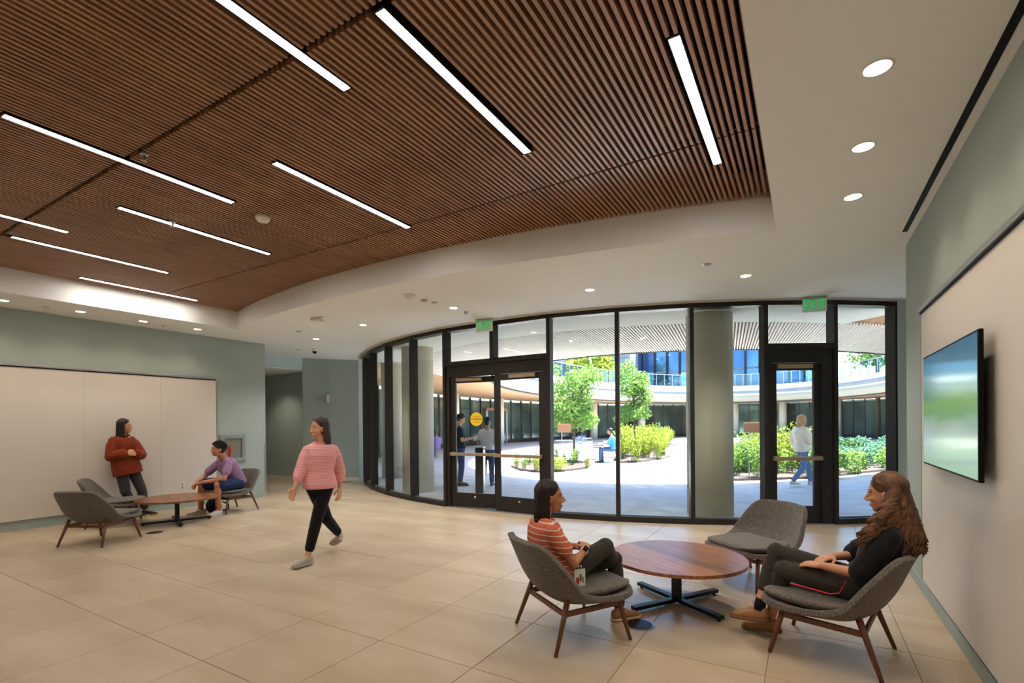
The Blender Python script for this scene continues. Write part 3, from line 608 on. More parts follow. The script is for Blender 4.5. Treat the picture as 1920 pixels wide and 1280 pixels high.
# columns
COLS = []
for a in (-48.3, -24.4, 23.9): COLS.append((*gp(a, 7.72), 0.36))
for t in (150, 168, 184, 200, 132, 114, 97, 80, 62, 45, 28, 12, -8): COLS.append((*el(math.radians(t), EA+4.3, EB+4.3), 0.36))
CL = ['round cream column standing at the left end of the glass wall', 'round cream column left of the double door beyond the glass', 'wide round column between the tree and the single door', None]
for i, (x, y, r) in enumerate(COLS):
    lb = {0: 'round cream column beyond the leftmost panes', 1: 'round cream column just left of the double door', 2: 'wide greenish column right behind the glass beside the single door'}.get(i, 'round cream column carrying the canopy across the courtyard')
    tag(obj('column', MB().lathe([(r, 0), (r, ZS+0.05)], (0, 0, 0), 40), 'cream', smooth=True, loc=(x, y, 0.003)), lb, 'column', 'columns of the courtyard canopy')
# facade round the court
fc = struct(empty('facade', (EC[0], EC[1], 0)), 'glazed ground floor facade around the courtyard')
NF = 84; T0, T1 = math.radians(-50), math.radians(228)
for k in range(NF):
    t0, t1 = T0+(T1-T0)*k/NF, T0+(T1-T0)*(k+1)/NF; p, q = el(t0, 15.8, 24.9), el(t1, 15.8, 24.9)
    rchild('mullion', MB().bar((*p, 0), (*p, ZS+0.05), 0.08, 0.16, up=(math.cos(t0), math.sin(t0), 0)), 'bronze', fc)
    rchild('pane', MB().bar((*p, 1.75), (*q, 1.75), 0.03, 2.9), 'facade_glass', fc); rchild('sill', MB().bar((*p, 0.15), (*q, 0.15), 0.12, 0.3), 'bronze', fc)
    if k % 2 == 0: rchild('lintel', MB().bar((*p, 2.55), (*q, 2.55), 0.1, 0.08), 'bronze', fc)
bk = MB(); NB = 60
bk.add([(*el(T0+(T1-T0)*k/NB, 17.5, 26.6), z) for z in (0, 3.4) for k in range(NB+1)], [(k, k+1, NB+2+k, NB+1+k) for k in range(NB)]); rchild('back_wall', bk, 'sage', fc).modifiers.new('t', 'SOLIDIFY').thickness = 0.2
# entrance with pale frame on the left side of the court
td = math.radians(180.5); p = Vector((*el(td, 15.6, 24.7), 0)); dn = Vector((0.02, 1, 0)).normalized(); 
en = empty('court_entrance', p, math.atan2(dn.y, dn.x)); tag(en, 'pale framed double door across the courtyard', 'door')
for a in (-1.35, 0.0, 1.35): obj('frame_post', MB().box(a-0.08, a+0.08, -0.08, 0.08, 0, 2.55), 'alu', en)
obj('frame_head', MB().box(-1.43, 1.43, -0.1, 0.1, 2.5, 2.7), 'sign_brown', en)
for a, b in ((-1.27, -0.08), (0.08, 1.27)): obj('leaf_pane', MB().box(a, b, -0.04, 0.0, 0.1, 2.5), 'facade_glass', en)
# upper building with blue glass, and a stone-clad wing
ub = tag(empty('upper_building', (-3.0, 57.5, 4.9)), 'blue glass building above the far terrace', 'building')
for k in range(15):
    x0 = -17.3+1.32*k; yb = 57.0-0.02*(k-7)**2
    cyan = k in (5, 10); rchild('pane', MB().box(x0+0.1, x0+1.22, yb, yb+0.06, 7.15, 13), 'cyan_glass' if cyan else 'blue_glass', ub)
    rchild('lower_pane', MB().box(x0+0.1, x0+1.22, yb, yb+0.06, 4.9, 7.0), 'cyan_glass' if k % 3 == 1 or cyan else 'blue_glass', ub)
    rchild('fin', MB().box(x0-0.1, x0+0.1, yb-0.25, yb+0.1, 4.85, 13), 'blackmetal', ub); rchild('spandrel', MB().box(x0+0.1, x0+1.22, yb-0.02, yb+0.05, 6.98, 7.18), 'stone', ub)
rchild('core', MB().box(-17.4, 2.5, 57.15, 66, 4.8, 13.4), 'stone', ub); rchild('roof_edge', MB().box(-17.4, 2.7, 54.6, 66.3, 13.4, 13.9), 'stone', ub)
sw = tag(empty('stone_building', (-22.0, 52, 4.8)), 'pale grey stone clad building behind the upper railing on the left', 'building')
for k in range(7):
    for j in range(7): rchild('cladding_panel', MB().box(-26.5+1.5*k+0.012, -26.5+1.5*(k+1)-0.012, 51.5+0.4*(j % 2)*0.1, 52, 4.8+1.2*j+0.012, 4.8+1.2*(j+1)-0.012), 'stone', sw)
rchild('core', MB().box(-26.6, -16.0, 52, 54.5, 4.8, 13.4), 'stone', sw)
rchild('window', MB().box(-20.6, -19.7, 51.3, 51.6, 5, 9.2), 'blackmetal', sw)

# ---------------------------------------------------------------- plants
def leaf_cloud(n, fn, size, m=0, droop=0.0):
    mb = MB()
    for _ in range(n):
        p = Vector(fn()); s = size*random.uniform(0.6, 1.3); a = Vector((random.gauss(0, 1), random.gauss(0, 1), random.gauss(0, 0.7)-droop)).normalized(); b = a.cross(Vector((random.gauss(0, 1), random.gauss(0, 1), random.gauss(0, 1)))).normalized()
        c = a.cross(b)*0.12*s
        mb.add([p-a*s*0.5, p+b*s*0.26+c, p+a*s*0.5, p-b*s*0.26+c], [(0, 1, 2, 3)], m)
    return mb
def ball(cx, cy, cz, rx, ry, rz, hollow=0.45):
    def f():
        while True:
            v = Vector((random.uniform(-1, 1), random.uniform(-1, 1), random.uniform(-1, 1)))
            if hollow < v.length < 1: return (cx+v.x*rx, cy+v.y*ry, cz+v.z*rz)
    return f
def tree(loc, h, blobs, n, size, leafm, label, trunk=0.05):
    r = empty('tree', loc); tag(r, label, 'tree')
    obj('trunk', MB().tube([(0, 0, -0.02), (0.02, 0.01, h*0.35), (-0.02, 0.02, h*0.7), (0, 0, h*0.92)], [trunk, trunk*0.8, trunk*0.55, trunk*0.25], 8), 'bark', r, smooth=True)
    for b in blobs[:9]: obj('branch', MB().tube([(0, 0, max(h*0.3, b[2]-0.9)), (b[0]*0.5, b[1]*0.5, b[2]-0.3), (b[0]*0.9, b[1]*0.9, b[2])], [trunk*0.5, trunk*0.32, trunk*0.15], 6), 'bark', r, smooth=True)
    mb = MB(); tot = sum(b[3]**2 for b in blobs)
    for b in blobs:
        q = leaf_cloud(int(n*b[3]**2/tot), ball(b[0], b[1], b[2], b[3], b[3], b[3]*0.85, 0.3), size); mb.add(q.v, q.f)
    me = mb.mesh('foliage'); o = link('foliage', me, leafm, r); return r
def blobs(n, R_, z0, z1, r0, r1): return [(R_*random.uniform(0.2, 1)*math.cos(a), R_*random.uniform(0.2, 1)*math.sin(a), random.uniform(z0, z1), random.uniform(r0, r1)) for a in (2.4*k for k in range(n))]
tree((-7.63, 17.46, 0), 3.7, blobs(26, 1.05, 1.45, 3.6, 0.32, 0.52), 5200, 0.13, 'leaf', 'leafy young tree behind the double door frame, nearest the glass')
tree((-6.55, 21.6, 0), 4.2, blobs(22, 0.75, 1.3, 4.1, 0.3, 0.45), 3600, 0.15, 'leaf', 'slender tree standing behind the yellow green shrubs')
tree((-17.5, 45.0, 0), 9.5, blobs(16, 2.2, 5.5, 9.5, 0.9, 1.5), 2600, 0.4, 'leaf_yellow', 'yellow green tree crown rising above the upper railing on the left', 0.2)
tree((5.0, 50.0, 0), 11, blobs(16, 2.6, 6.5, 10.5, 0.9, 1.6), 2600, 0.4, 'leaf', 'green tree crown above the upper railing on the right', 0.2)
def shrub_mesh(kind):
    mb = MB()
    if kind == 'feather':
        for _ in range(34):
            a = random.uniform(0, 2*pi); sp = random.uniform(0.02, 0.30); hh = random.uniform(0.55, 0.95); b = Vector((0.12*math.cos(a)*random.random(), 0.12*math.sin(a)*random.random(), 0)); t = Vector((sp*math.cos(a), sp*math.sin(a), hh))
            mb.tube([b, b+(t-b)*0.5+Vector((0, 0, 0.03)), t], [0.004, 0.003, 0.001], 3)
            for k in range(9):
                u = 0.25+0.75*k/9; p = b+(t-b)*u; d = Vector((random.gauss(0, 1), random.gauss(0, 1), 0.9)).normalized()*0.085; w = d.cross(Vector((random.gauss(0, 1), random.gauss(0, 1), 0.2))).normalized()*0.018
                mb.add([p, p+d*0.5+w, p+d, p+d*0.5-w], [(0, 1, 2, 3)])
    else:
        q = leaf_cloud(420, ball(0, 0, 0.30, 0.40, 0.40, 0.32, 0.25), 0.10, droop=-0.3); mb.add(q.v, q.f)
        for k in range(7): a = k*0.9; mb.tube([(0, 0, 0), (0.2*math.cos(a), 0.2*math.sin(a), 0.35)], [0.008, 0.003], 4)
    return mb.mesh('foliage')
SV = {(k, i): shrub_mesh(k) for k in ('feather', 'round') for i in range(3)}
def shrub(x, y, kind, m, s, label, grp):
    key = (kind, random.randrange(3)); mk = key+(m,)
    if mk not in _cache:
        me = SV[key].copy(); me.materials.clear(); me.materials.append(MATS[m]); _cache[mk] = me
    o = link('shrub', _cache[mk], None, None, loc=(x, y, 0.06), rz=random.uniform(0, 6.28)); o.scale = (s, s, s*random.uniform(0.9, 1.15)); tag(o, label, 'shrub', grp); return o
def bed(name, poly, label):
    o = struct(obj(name, MB().prism(poly, -0.02, 0.07), 'mulch'), label); return o
def inpoly(x, y, poly):
    c = False; n = len(poly)
    for i in range(n):
        (x0, y0), (x1, y1) = poly[i], poly[(i+1) % n]
        if (y0 > y) != (y1 > y) and x < (x1-x0)*(y-y0)/(y1-y0)+x0: c = not c
    return c
def oval(cx, cy, a, b, rot=0, n=36): return [(cx+a*math.cos(t)*math.cos(rot)-b*math.sin(t)*math.sin(rot), cy+a*math.cos(t)*math.sin(rot)+b*math.sin(t)*math.cos(rot)) for t in (2*pi*k/n for k in range(n))]
bedA = [(-9.75, 16.6), (-8.9, 14.9), (-7.9, 13.85), (-7.1, 13.6), (-6.55, 14.2), (-6.25, 15.4), (-6.6, 16.7), (-7.2, 17.9), (-8.4, 18.3), (-9.4, 17.8)]
bedB = [(-5.95, 18.1), (-5.45, 18.9), (-5.1, 20.6), (-5.15, 22.3), (-6.3, 25.2), (-7.1, 28.3), (-7.4, 34), (-10, 34), (-9, 27), (-7.6, 22.5), (-6.7, 19.3)]
bedC = [(-2.35, 13.15), (-1.0, 14.35), (0.3, 15.35), (1.14, 16.95), (2.4, 19.1), (4.2, 22), (5, 26), (3, 27), (0, 24), (-2.2, 20.5), (-2.9, 16.0)]
bed('planting_bed', bedA, 'mulch bed with sparse plants nearest the double door'); bed('planting_bed', bedB, 'bed of yellow green shrubs behind the seated man in blue'); bed('planting_bed', bedC, 'long shrub bed outside the single glazed door')
def fill(poly, n, dmin, fn):
    xs = [p[0] for p in poly]; ys = [p[1] for p in poly]; got = []; tries = 0
    while len(got) < n and tries < 6000:
        tries += 1; x, y = random.uniform(min(xs), max(xs)), random.uniform(min(ys), max(ys))
        if inpoly(x, y, poly) and all(math.hypot(x-a, y-b) > dmin for a, b in got): got.append((x, y)); fn(x, y)
fill(bedB, 60, 0.42, lambda x, y: shrub(x, y, 'feather', 'leaf_yellow', random.uniform(1.15, 1.45), 'yellow green feathery shrub in the bed behind the seated man', 'feathery shrubs behind the seated man'))
fill(bedA, 13, 0.5, lambda x, y: shrub(x, y, random.choice(('feather', 'feather', 'round')), random.choice(('leaf', 'leaf_yellow')), random.uniform(0.5, 0.85), 'small sparse plant in the mulch outside the double door', 'sparse plants outside the double door'))
def fc_(x, y):
    if x < 0.45:
        if random.random() < 0.6: shrub(x, y, 'feather', random.choice(('leaf_yellow', 'leaf')), random.uniform(1.1, 1.6), 'bright green shrub behind the walking woman outside', 'bright shrubs outside the single door')
        else: shrub(x, y, 'round', random.choice(('leaf', 'leaf_dark')), random.uniform(0.9, 1.2), 'bright green shrub behind the walking woman outside', 'bright shrubs outside the single door')
    else: shrub(x, y, 'round', 'leaf' if y < 17.2+(x-1)*1.7+0.7 and random.random() < 0.8 else random.choice(('leaf_blue', 'leaf_blue', 'leaf_dark')), random.uniform(0.9, 1.35), 'rounded blue green shrub at the far right pane', 'blue green shrubs at the right pane')
fill(bedC, 78, 0.5, fc_)
# sign boards, bollard
for (x, y, z, rz, post, lb) in ((-6.72, 14.62, 1.36, 0.5, True, 'brown sign board on a thin post in the mulch bed'), (-1.25, 14.75, 1.36, 0.2, True, 'brown sign board among the shrubs beside the single door')):
    o = empty('sign_board', (x, y, 0.05), rz); tag(o, lb, 'sign', 'brown garden sign boards'); obj('panel', MB().box(-0.21, 0.21, -0.012, 0.012, z-0.18, z+0.09), 'sign_brown', o, bevel=0.004); obj('post', MB().tube([(-0.08, 0.02, 0), (-0.08, 0.02, z)], 0.014, 8), 'alu', o)
o = empty('push_plate_bollard', (-6.26, 9.14, 0.004), 0.35); tag(o, 'dark square bollard between the two men outside', 'bollard'); obj('post', MB().box(-0.09, 0.09, -0.09, 0.09, 0, 1.0), 'blackmetal', o, bevel=0.004); obj('side_plate', MB().box(0.09, 0.1, -0.09, 0.09, 0.01, 0.95), 'alu', o); obj('cap', MB().box(-0.1, 0.105, -0.1, 0.1, 1.0, 1.02), 'alu', o)
# cafe tables and chairs
mat('cafe', (112, 124, 142), 0.4, 0.3)
def cafe_table(x, y, label):
    o = empty('cafe_table', (x, y, 0.004)); tag(o, label, 'table', 'metal cafe tables in the courtyard')
    obj('top', MB().lathe([(0.40, 0.71), (0.40, 0.74)], (0, 0, 0), 28), 'cafe', o)
    for k in range(4): a = k*pi/2+0.4; obj('leg', MB().tube([(0.10*math.cos(a), 0.10*math.sin(a), 0.71), (0.04*math.cos(a), 0.04*math.sin(a), 0.4), (0.30*math.cos(a), 0.30*math.sin(a), 0.0)], 0.013, 6), 'cafe', o)
def cafe_chair(x, y, rz, label):
    o = empty('cafe_chair', (x, y, 0.004), rz); tag(o, label, 'chair', 'metal cafe chairs in the courtyard')
    if 'cafe' not in _cache:
        obj('seat', MB().box(-0.21, 0.21, -0.2, 0.21, 0.44, 0.455), 'cafe', o, bevel=0.005)
        for sx in (-1, 1):
            obj('leg', MB().tube([(sx*0.19, 0.19, 0.44), (sx*0.21, 0.23, 0)], 0.011, 6), 'cafe', o); obj('leg', MB().tube([(sx*0.19, -0.27, 0.86), (sx*0.19, -0.19, 0.44), (sx*0.21, -0.24, 0)], 0.011, 6), 'cafe', o)
            obj('armrest', MB().tube([(sx*0.2, -0.22, 0.66), (sx*0.23, 0.12, 0.66), (sx*0.22, 0.19, 0.44)], 0.01, 6), 'cafe', o)
        for z in (0.56, 0.64, 0.72, 0.80): obj('back_slat', MB().bar((-0.19, -0.2-(z-0.44)*0.19, z), (0.19, -0.2-(z-0.44)*0.19, z), 0.01, 0.045), 'cafe', o)
        _cache['cafe'] = o
    else:
        for ch in _cache['cafe'].children: c = ch.copy(); COL.objects.link(c); c.parent = o
cafe_table(-7.6, 19.6, 'metal cafe table in front of the man in blue'); cafe_chair(-7.1, 18.6, 0.4, 'empty metal cafe chair nearest the young tree'); cafe_chair(-6.55, 18.35, 2.2, 'metal cafe chair under the man in blue')
for i, (x, y) in enumerate([(-9.6, 20.8), (-9.9, 24.0), (-2.6, 24.9), (-14.5, 16.9)]):
    nm = ['beside the young tree', 'far behind the young tree', 'behind the shrubs by the single door', 'at the left beyond the narrow panes'][i]
    cafe_table(x, y, 'metal cafe table '+nm)
    for k in range(2): a = 1.1+2.6*k+i; cafe_chair(x+0.72*math.cos(a), y+0.72*math.sin(a), a+pi/2, ('left' if k else 'right')+' metal cafe chair at the table '+nm)

# ================================================================ people
mat('skin_a', (206, 150, 118), 0.55, rgb2=(196, 138, 108), scale=(30, 30, 30), spec=0.35); mat('skin_b', (190, 132, 100), 0.55, rgb2=(176, 118, 88), scale=(30, 30, 30), spec=0.35); mat('skin_c', (212, 158, 128), 0.55, rgb2=(204, 146, 116), scale=(30, 30, 30), spec=0.35)
mat('lip', (172, 92, 84), 0.5); mat('eye_white', (225, 220, 214), 0.25); mat('iris', (40, 26, 18), 0.2)
mat('hair_dark', (38, 28, 24), 0.5, rgb2=(20, 14, 12), scale=(40, 40, 8), spec=0.4); mat('hair_brown', (128, 84, 54), 0.5, rgb2=(62, 40, 28), scale=(30, 30, 10), spec=0.4); mat('hair_black', (22, 18, 17), 0.5); mat('hair_blond', (176, 140, 92), 0.55, rgb2=(140, 106, 66), scale=(30, 30, 10)); mat('hair_walk', (70, 46, 34), 0.5, rgb2=(44, 28, 22), scale=(30, 30, 8))
def cloth(n, rgb, d=0.15): return mat(n, rgb, 0.92, var=d, scale=(14, 14, 14), bump=0.25, bscale=(45, 45, 45), spec=0.12, sheen=0.1)
cloth('rust', (132, 54, 30)); cloth('charcoal', (66, 64, 66)); cloth('purple', (150, 118, 156)); cloth('navy_shorts', (38, 52, 92)); cloth('black_cloth', (26, 25, 27)); cloth('olive_black', (62, 58, 52)); cloth('navy', (28, 34, 58)); cloth('denim', (62, 80, 118)); cloth('white_tee', (198, 198, 204)); cloth('ivory', (212, 200, 184)); cloth('denim_light', (84, 108, 146)); cloth('blue_shirt', (58, 124, 200)); cloth('violet', (110, 92, 150)); cloth('teal_bag', (60, 176, 168)); cloth('knit_black', (30, 29, 32), 0.3)
stripes('orange_stripe', (208, 104, 72), (236, 208, 190), 'Z', 26.0, 0.80); stripes('pink_stripe', (226, 142, 146), (240, 190, 190), 'Z', 60.0, 0.6)
mat('shoe_tan', (168, 122, 84), 0.75, bump=0.3, bscale=(200, 200, 200)); mat('shoe_white', (222, 214, 204), 0.6); mat('shoe_black', (30, 29, 30), 0.6); mat('shoe_grey', (164, 156, 144), 0.7); mat('sole', (214, 190, 156), 0.7); mat('sole_brown', (126, 84, 54), 0.7); mat('sole_yellow', (206, 190, 84), 0.7); mat('watch_band', (200, 200, 198), 0.5)
V = Vector
def remesh(mb, name, vox, sm=4):
    me = mb.mesh(name); fixn(me); o = bpy.data.objects.new('tmp', me); COL.objects.link(o)
    r = o.modifiers.new('r', 'REMESH'); r.mode = 'VOXEL'; r.voxel_size = vox; s = o.modifiers.new('s', 'SMOOTH'); s.iterations = sm; s.factor = 0.5
    bpy.context.view_layer.update(); out = bpy.data.meshes.new_from_object(o.evaluated_get(bpy.context.evaluated_depsgraph_get())); bpy.data.objects.remove(o); bpy.data.meshes.remove(me); out.name = name; return out
def sup(c, X, Y, a, b, n=20, e=0.85): return [c+X*(a*math.copysign(abs(math.cos(t))**e, math.cos(t)))+Y*(b*math.copysign(abs(math.sin(t))**e, math.sin(t))) for t in (2*pi*k/n for k in range(n))]
def torso(mb, J, rows, inf=0.0):
    """rows: (key or blend tuple, half width, half depth)"""
    rs = (J['shR']-J['shL']).normalized(); rh = (J['hipR']-J['hipL']).normalized(); cs = []
    for pos, w, d in rows:
        if isinstance(pos, tuple): c = J[pos[0]].lerp(J[pos[1]], pos[2])
        else: c = J[pos]
        cs.append((c, w+inf, d+inf))
    rings = []; n = len(cs)
    for i, (c, w, d) in enumerate(cs):
        up = (cs[min(i+1, n-1)][0]-cs[max(i-1, 0)][0]).normalized(); r = rh.lerp(rs, i/(n-1)); r = (r-up*r.dot(up)).normalized(); f = up.cross(r); rings.append(sup(c, r, f, w, d))
    mb.loft(rings)
def limb(mb, pts, rad, inf=0.0, seg=12):
    P = []; Rr = []
    for i in range(len(pts)-1):
        for k in range(4): u = k/4; P.append(V(pts[i]).lerp(V(pts[i+1]), u)); Rr.append(rad[i]+(rad[i+1]-rad[i])*u+inf)
    P.append(V(pts[-1])); Rr.append(rad[-1]+inf); mb.tube(P, Rr, seg)
    for p, r in ((pts[0], rad[0]), (pts[-1], rad[-1])): mb.ell(p, (r+inf,)*3, None, 12, 7)
    for p, r in zip(pts[1:-1], rad[1:-1]): mb.ell(p, (r+inf,)*3, None, 12, 7)
def headax(J):
    f = J['hf'].normalized(); u = J.get('hu', V((0, 0, 1))); r = f.cross(u).normalized(); u = r.cross(f); return r, f, u
def head(mb, J, s=1.0, male=False):
    r, f, u = headax(J); c = J['head']; g = lambda x, y, z: c+(r*x+f*y+u*z)*s; ax = (r, f, u)
    E_ = lambda p, q: mb.ell(g(*p), tuple(v*s for v in q), ax, 18, 12)
    E_((0, -.012, .028), (.072, .092, .084)); E_((0, .026, -.022), (.059, .061, .086)); E_((0, .028, -.070), (.049 if male else .045, .050, .040)); E_((0, .066, -.096), (.021 if male else .018, .016, .015))
    mb.tube([g(0, .080, .016), g(0, .093, -.004), g(0, .108, -.026), g(0, .108, -.032)], [.008*s, .009*s, .012*s, .010*s], 10)
    for x in (-1, 1):
        E_((x*.012, .095, -.033), (.009, .011, .008)); E_((x*.035, .060, -.026), (.022, .020, .020)); E_((x*.073, -.010, -.012), (.010, .020, .030)); E_((x*.03, .072, .024), (.024, .014, .008)); E_((x*.03, .066, .006), (.017, .013, .012))
    E_((0, .084, -.060), (.022, .010, .006)); E_((0, .082, -.071), (.019, .010, .007)); E_((0, .074, -.066), (.03, .012, .02))
    limb(mb, [J['neck']-u*0.02, c+(f*-.018-u*.05)*s], [.054*s if not male else .062*s, .05*s if not male else .058*s])
def face_parts(root, J, s=1.0, brow='hair_dark'):
    r, f, u = headax(J); c = J['head']; g = lambda x, y, z: c+(r*x+f*y+u*z)*s; ax = (r, f, u)
    for x in (-1, 1):
        e = pchild('eye', MB().ell(g(x*.031, .071, .008), tuple(v*s for v in (.0135, .0105, .0085)), ax, 14, 9), 'eye_white', root, True)
        pchild('iris', MB().ell(g(x*.0315, .0785, .008), tuple(v*s for v in (.006, .004, .0062)), ax, 10, 7), 'iris', root, True)
        pchild('eyelid', MB().tube([g(x*.018, .0745, .011), g(x*.027, .0790, .0155), g(x*.037, .0755, .0150), g(x*.045, .067, .010)], .0028*s, 6), brow, root, True)
        pchild('eyebrow', MB().tube([g(x*.014, .079, .026), g(x*.028, .0795, .032), g(x*.042, .071, .032), g(x*.051, .060, .027)], [.003*s, .0042*s, .0036*s, .002*s], 6), brow, root, True)
    mb = MB(); mb.ell(g(0, .0845, -.0605), tuple(v*s for v in (.021, .0088, .0050)), ax, 14, 8); mb.ell(g(0, .083, -.070), tuple(v*s for v in (.018, .0092, .0060)), ax, 14, 8); pchild('lips', mb, 'lip', root, True)
def hand(mb, w, tip, back, thumb, curl=0.5, s=1.0, spread=0.012):
    """wrist, point the fingers aim at, direction the back of the hand faces, direction of the thumb side"""
    w = V(w); d = (V(tip)-w).normalized(); b = V(back); b = (b-d*b.dot(d)).normalized(); t = V(thumb); t = (t-d*t.dot(d)-b*t.dot(b)).normalized()
    rings = [sup(w+d*(k*.085*s), t, b, (a)*s, h*s, 14, 0.8) for k, a, h in ((0, .025, .017), (.3, .034, .016), (.7, .040, .014), (1.0, .038, .011))]; mb.loft(rings)
    for i, (o, L_) in enumerate(((.030, .070), (.010, .078), (-.010, .073), (-.029, .058))):
        p = w+d*(.078*s)+t*(o*s); pts = [p]; dirv = (d+t*(o*spread*18)).normalized(); ang = curl*0.35
        for fr in (.45, .32, .23):
            dirv = (dirv*math.cos(ang)-b*math.sin(ang)).normalized(); p = p+dirv*(L_*fr*s); pts.append(p); ang = curl*0.6
        mb.tube(pts, [.0092*s, .0088*s, .008*s, .0066*s], 9); mb.ell(pts[-1], (.0066*s,)*3, None, 8, 5)
    p0 = w+d*(.02*s)+t*(.024*s); p1 = p0+(d*.55+t*.75-b*.2).normalized()*.038*s; p2 = p1+(d*.85+t*.3-b*.3).normalized()*.030*s; p3 = p2+(d*.95-b*.3).normalized()*.024*s
    mb.tube([p0, p1, p2, p3], [.014*s, .011*s, .0095*s, .0075*s], 9); mb.ell(p3, (.0075*s,)*3, None, 8, 5)
def pchild(name, mb, m, root, smooth=True):
    me = mb if isinstance(mb, bpy.types.Mesh) else mb.mesh(name)
    if not isinstance(mb, bpy.types.Mesh): fixn(me)
    me.materials.clear(); o = link(name, me, m, None, smooth); o.parent = root; o.matrix_parent_inverse = Matrix.Translation(root.location).inverted(); return o
def shoe(root, an, toe, m, sole, roll=None, s=1.0, laces=None):
    an = V(an); toe = V(toe); up = V(roll or (0, 0, 1)); d = toe-an; d = (d-up*d.dot(up)).normalized(); r = d.cross(up).normalized(); base = an-up*(.085*s)
    prof = [(-.062, .018, .020, .060), (-.052, .029, .010, .080), (-.02, .033, .006, .092), (.03, .036, .004, .088), (.08, .041, .004, .066), (.13, .044, .006, .052), (.165, .038, .010, .044), (.188, .022, .016, .034)]
    rings = []
    for y, w, z0, z1 in prof:
        c = base+d*(y*s)+up*((z0+z1)/2*s); rings.append(sup(c, r, up, w*s, (z1-z0)/2*s, 18, 0.75))
    o = pchild('shoe', MB().loft(rings), m, root); b = o.modifiers.new('sub', 'SUBSURF'); b.levels = 1; b.render_levels = 1
    rings = [sup(base+d*(y*s*1.03)+up*(.008*s), r, up, (w+.004)*s, .012*s, 18, 0.6) for y, w, z0, z1 in prof]; so = pchild('sole', MB().loft(rings), sole, root)
    if laces:
        mb = MB()
        for k in range(3): y = .045+.022*k; mb.tube([base+d*(y*s)+r*(.022*s)+up*((.088-.6*(y-.03))*s), base+d*((y+.004)*s)+up*((.094-.6*(y-.03))*s), base+d*(y*s)-r*(.022*s)+up*((.088-.6*(y-.03))*s)], .0028, 6)
        mb.tube([base+d*(.03*s)+up*(.092*s), base+d*(.01*s)+r*.02+up*(.125*s), base+d*(.05*s)+r*.028+up*(.11*s), base+d*(.03*s)+up*(.092*s)], .0022, 6); pchild('laces', mb, laces, root)
    return o
def strands(mb, J, n, length, s=1.0, rad=.009, wave=0.0, face_gap=1.0, lift=0.0, drift=None, seed=1, spreadr=0.0, freq=26):
    rg = random.Random(seed); r, f, u = headax(J); c = J['head']+(u*.030-f*.014)*s
    for k in range(n):
        a = rg.uniform(face_gap, 2*pi-face_gap)+pi/2; t0 = rg.uniform(0.0, 1.0); R1 = .080*s
        dirh = r*math.cos(a)+f*math.sin(a); pts = []; rr = []
        Lk = length*rg.uniform(0.82, 1.05); ph = rg.uniform(0, 6.28)
        top = c+u*(.088*s)+dirh*(.02*s)+f*(-.012*s)
        for j in range(31):
            q = j/30.0
            if q < 0.3:
                th = (q/0.3)*1.45; p = c+dirh*(math.sin(th)*(R1+.016*s*abs(math.sin(a)))+.002)+u*(math.cos(th)*.092*s)
            else:
                w = (q-0.3)/0.7; p = c+dirh*(R1*(1.0+.10*w)+.016*s*abs(math.sin(a))+spreadr*w)+V((0, 0, -1))*(Lk*w)+u*(.006)
                if drift: p += V(drift(a, w, dirh))
                p += (r*math.sin(ph+w*freq)+f*math.cos(ph+w*freq))*wave*min(1, w*2.2)
            pts.append(p); rr.append(rad*s*(1.0 if q < .75 else 1-.75*(q-.75)/.25)*(0.75+0.5*t0))
        mb.tube(pts, rr, 6)
def sweep(mb, J, n, length, s=1.0, k=1.0, rad=.0075, wave=0.0, seed=1, back=0.0, freq=24):
    rg = random.Random(seed); r, f, u = headax(J); c = J['head']+(f*-.028+u*.044)*s; R3 = tuple(v*s*k for v in (.080, .096, .084))
    for i in range(n):
        sd = 1 if i % 2 else -1; t = rg.random(); ph = rg.uniform(0, 6.28)
        ctr = [(.012*sd, .80-1.3*t, .9), (.45*sd, .72-1.25*t, .62), (.80*sd, .38-1.0*t, .25), (.97*sd, -.05-.7*t-back, -.12), (.98*sd, -.28-.5*t-back, -.45)]; pts = []
        for x, y, z in ctr:
            v = V((x, y, z)).normalized()*1.0; pts.append(c+r*(v.x*(R3[0]+.004))+f*(v.y*(R3[1]+.004))+u*(v.z*(R3[2]+.004)))
        base = pts[-1]; L_ = length*rg.uniform(.8, 1.05)
        for j in range(1, 21): w = j/20; pts.append(base+(r*sd*.012+f*-.01)*w+V((0, 0, -L_*w))+(r*math.sin(ph+w*freq)+f*math.cos(ph+w*freq))*wave*min(1, 2*w))
        m_ = len(pts); mb.tube(pts, [rad*s*(.5 if j == 0 else 1-.7*max(0, (j-m_+7)/7)) for j in range(m_)], 6)
def tufts(mb, J, n, s=1.0, k=1.0, L_=.03, rad=.006, seed=1):
    rg = random.Random(seed); r, f, u = headax(J); c = J['head']+(f*-.028+u*.044)*s; R3 = tuple(v*s*k for v in (.078, .094, .082)); i = 0
    while i < n:
        v = V((rg.gauss(0, 1), rg.gauss(0, 1), rg.gauss(0, 1))).normalized()
        if v.z < -.75 or (v.y > .35 and v.z < .42) or (v.y > .0 and v.z < -.1): continue
        i += 1; p = c+r*(v.x*R3[0])+f*(v.y*R3[1])+u*(v.z*R3[2]); nn = r*v.x+f*v.y+u*v.z; d = (nn*.55+f*rg.uniform(-.7, .5)+r*rg.uniform(-.6, .6)+u*rg.uniform(-.3, .3)).normalized()
        mb.tube([p, p+nn*.006*s+d*(L_*.5*s), p+d*(L_*s)+nn*.002], [rad*s, rad*.9*s, rad*.3*s], 5)
def cap(mb, J, s=1.0, k=1.0, front=0.0):
    r, f, u = headax(J); c = J['head']; mb.ell(c+(f*(-.028+front)+u*.044)*s, tuple(v*s*k for v in (.080, .096, .084)), (r, f, u), 22, 16); mb.ell(c+(f*-.040-u*.01)*s, tuple(v*s*k for v in (.074, .070, .075)), (r, f, u), 18, 12)
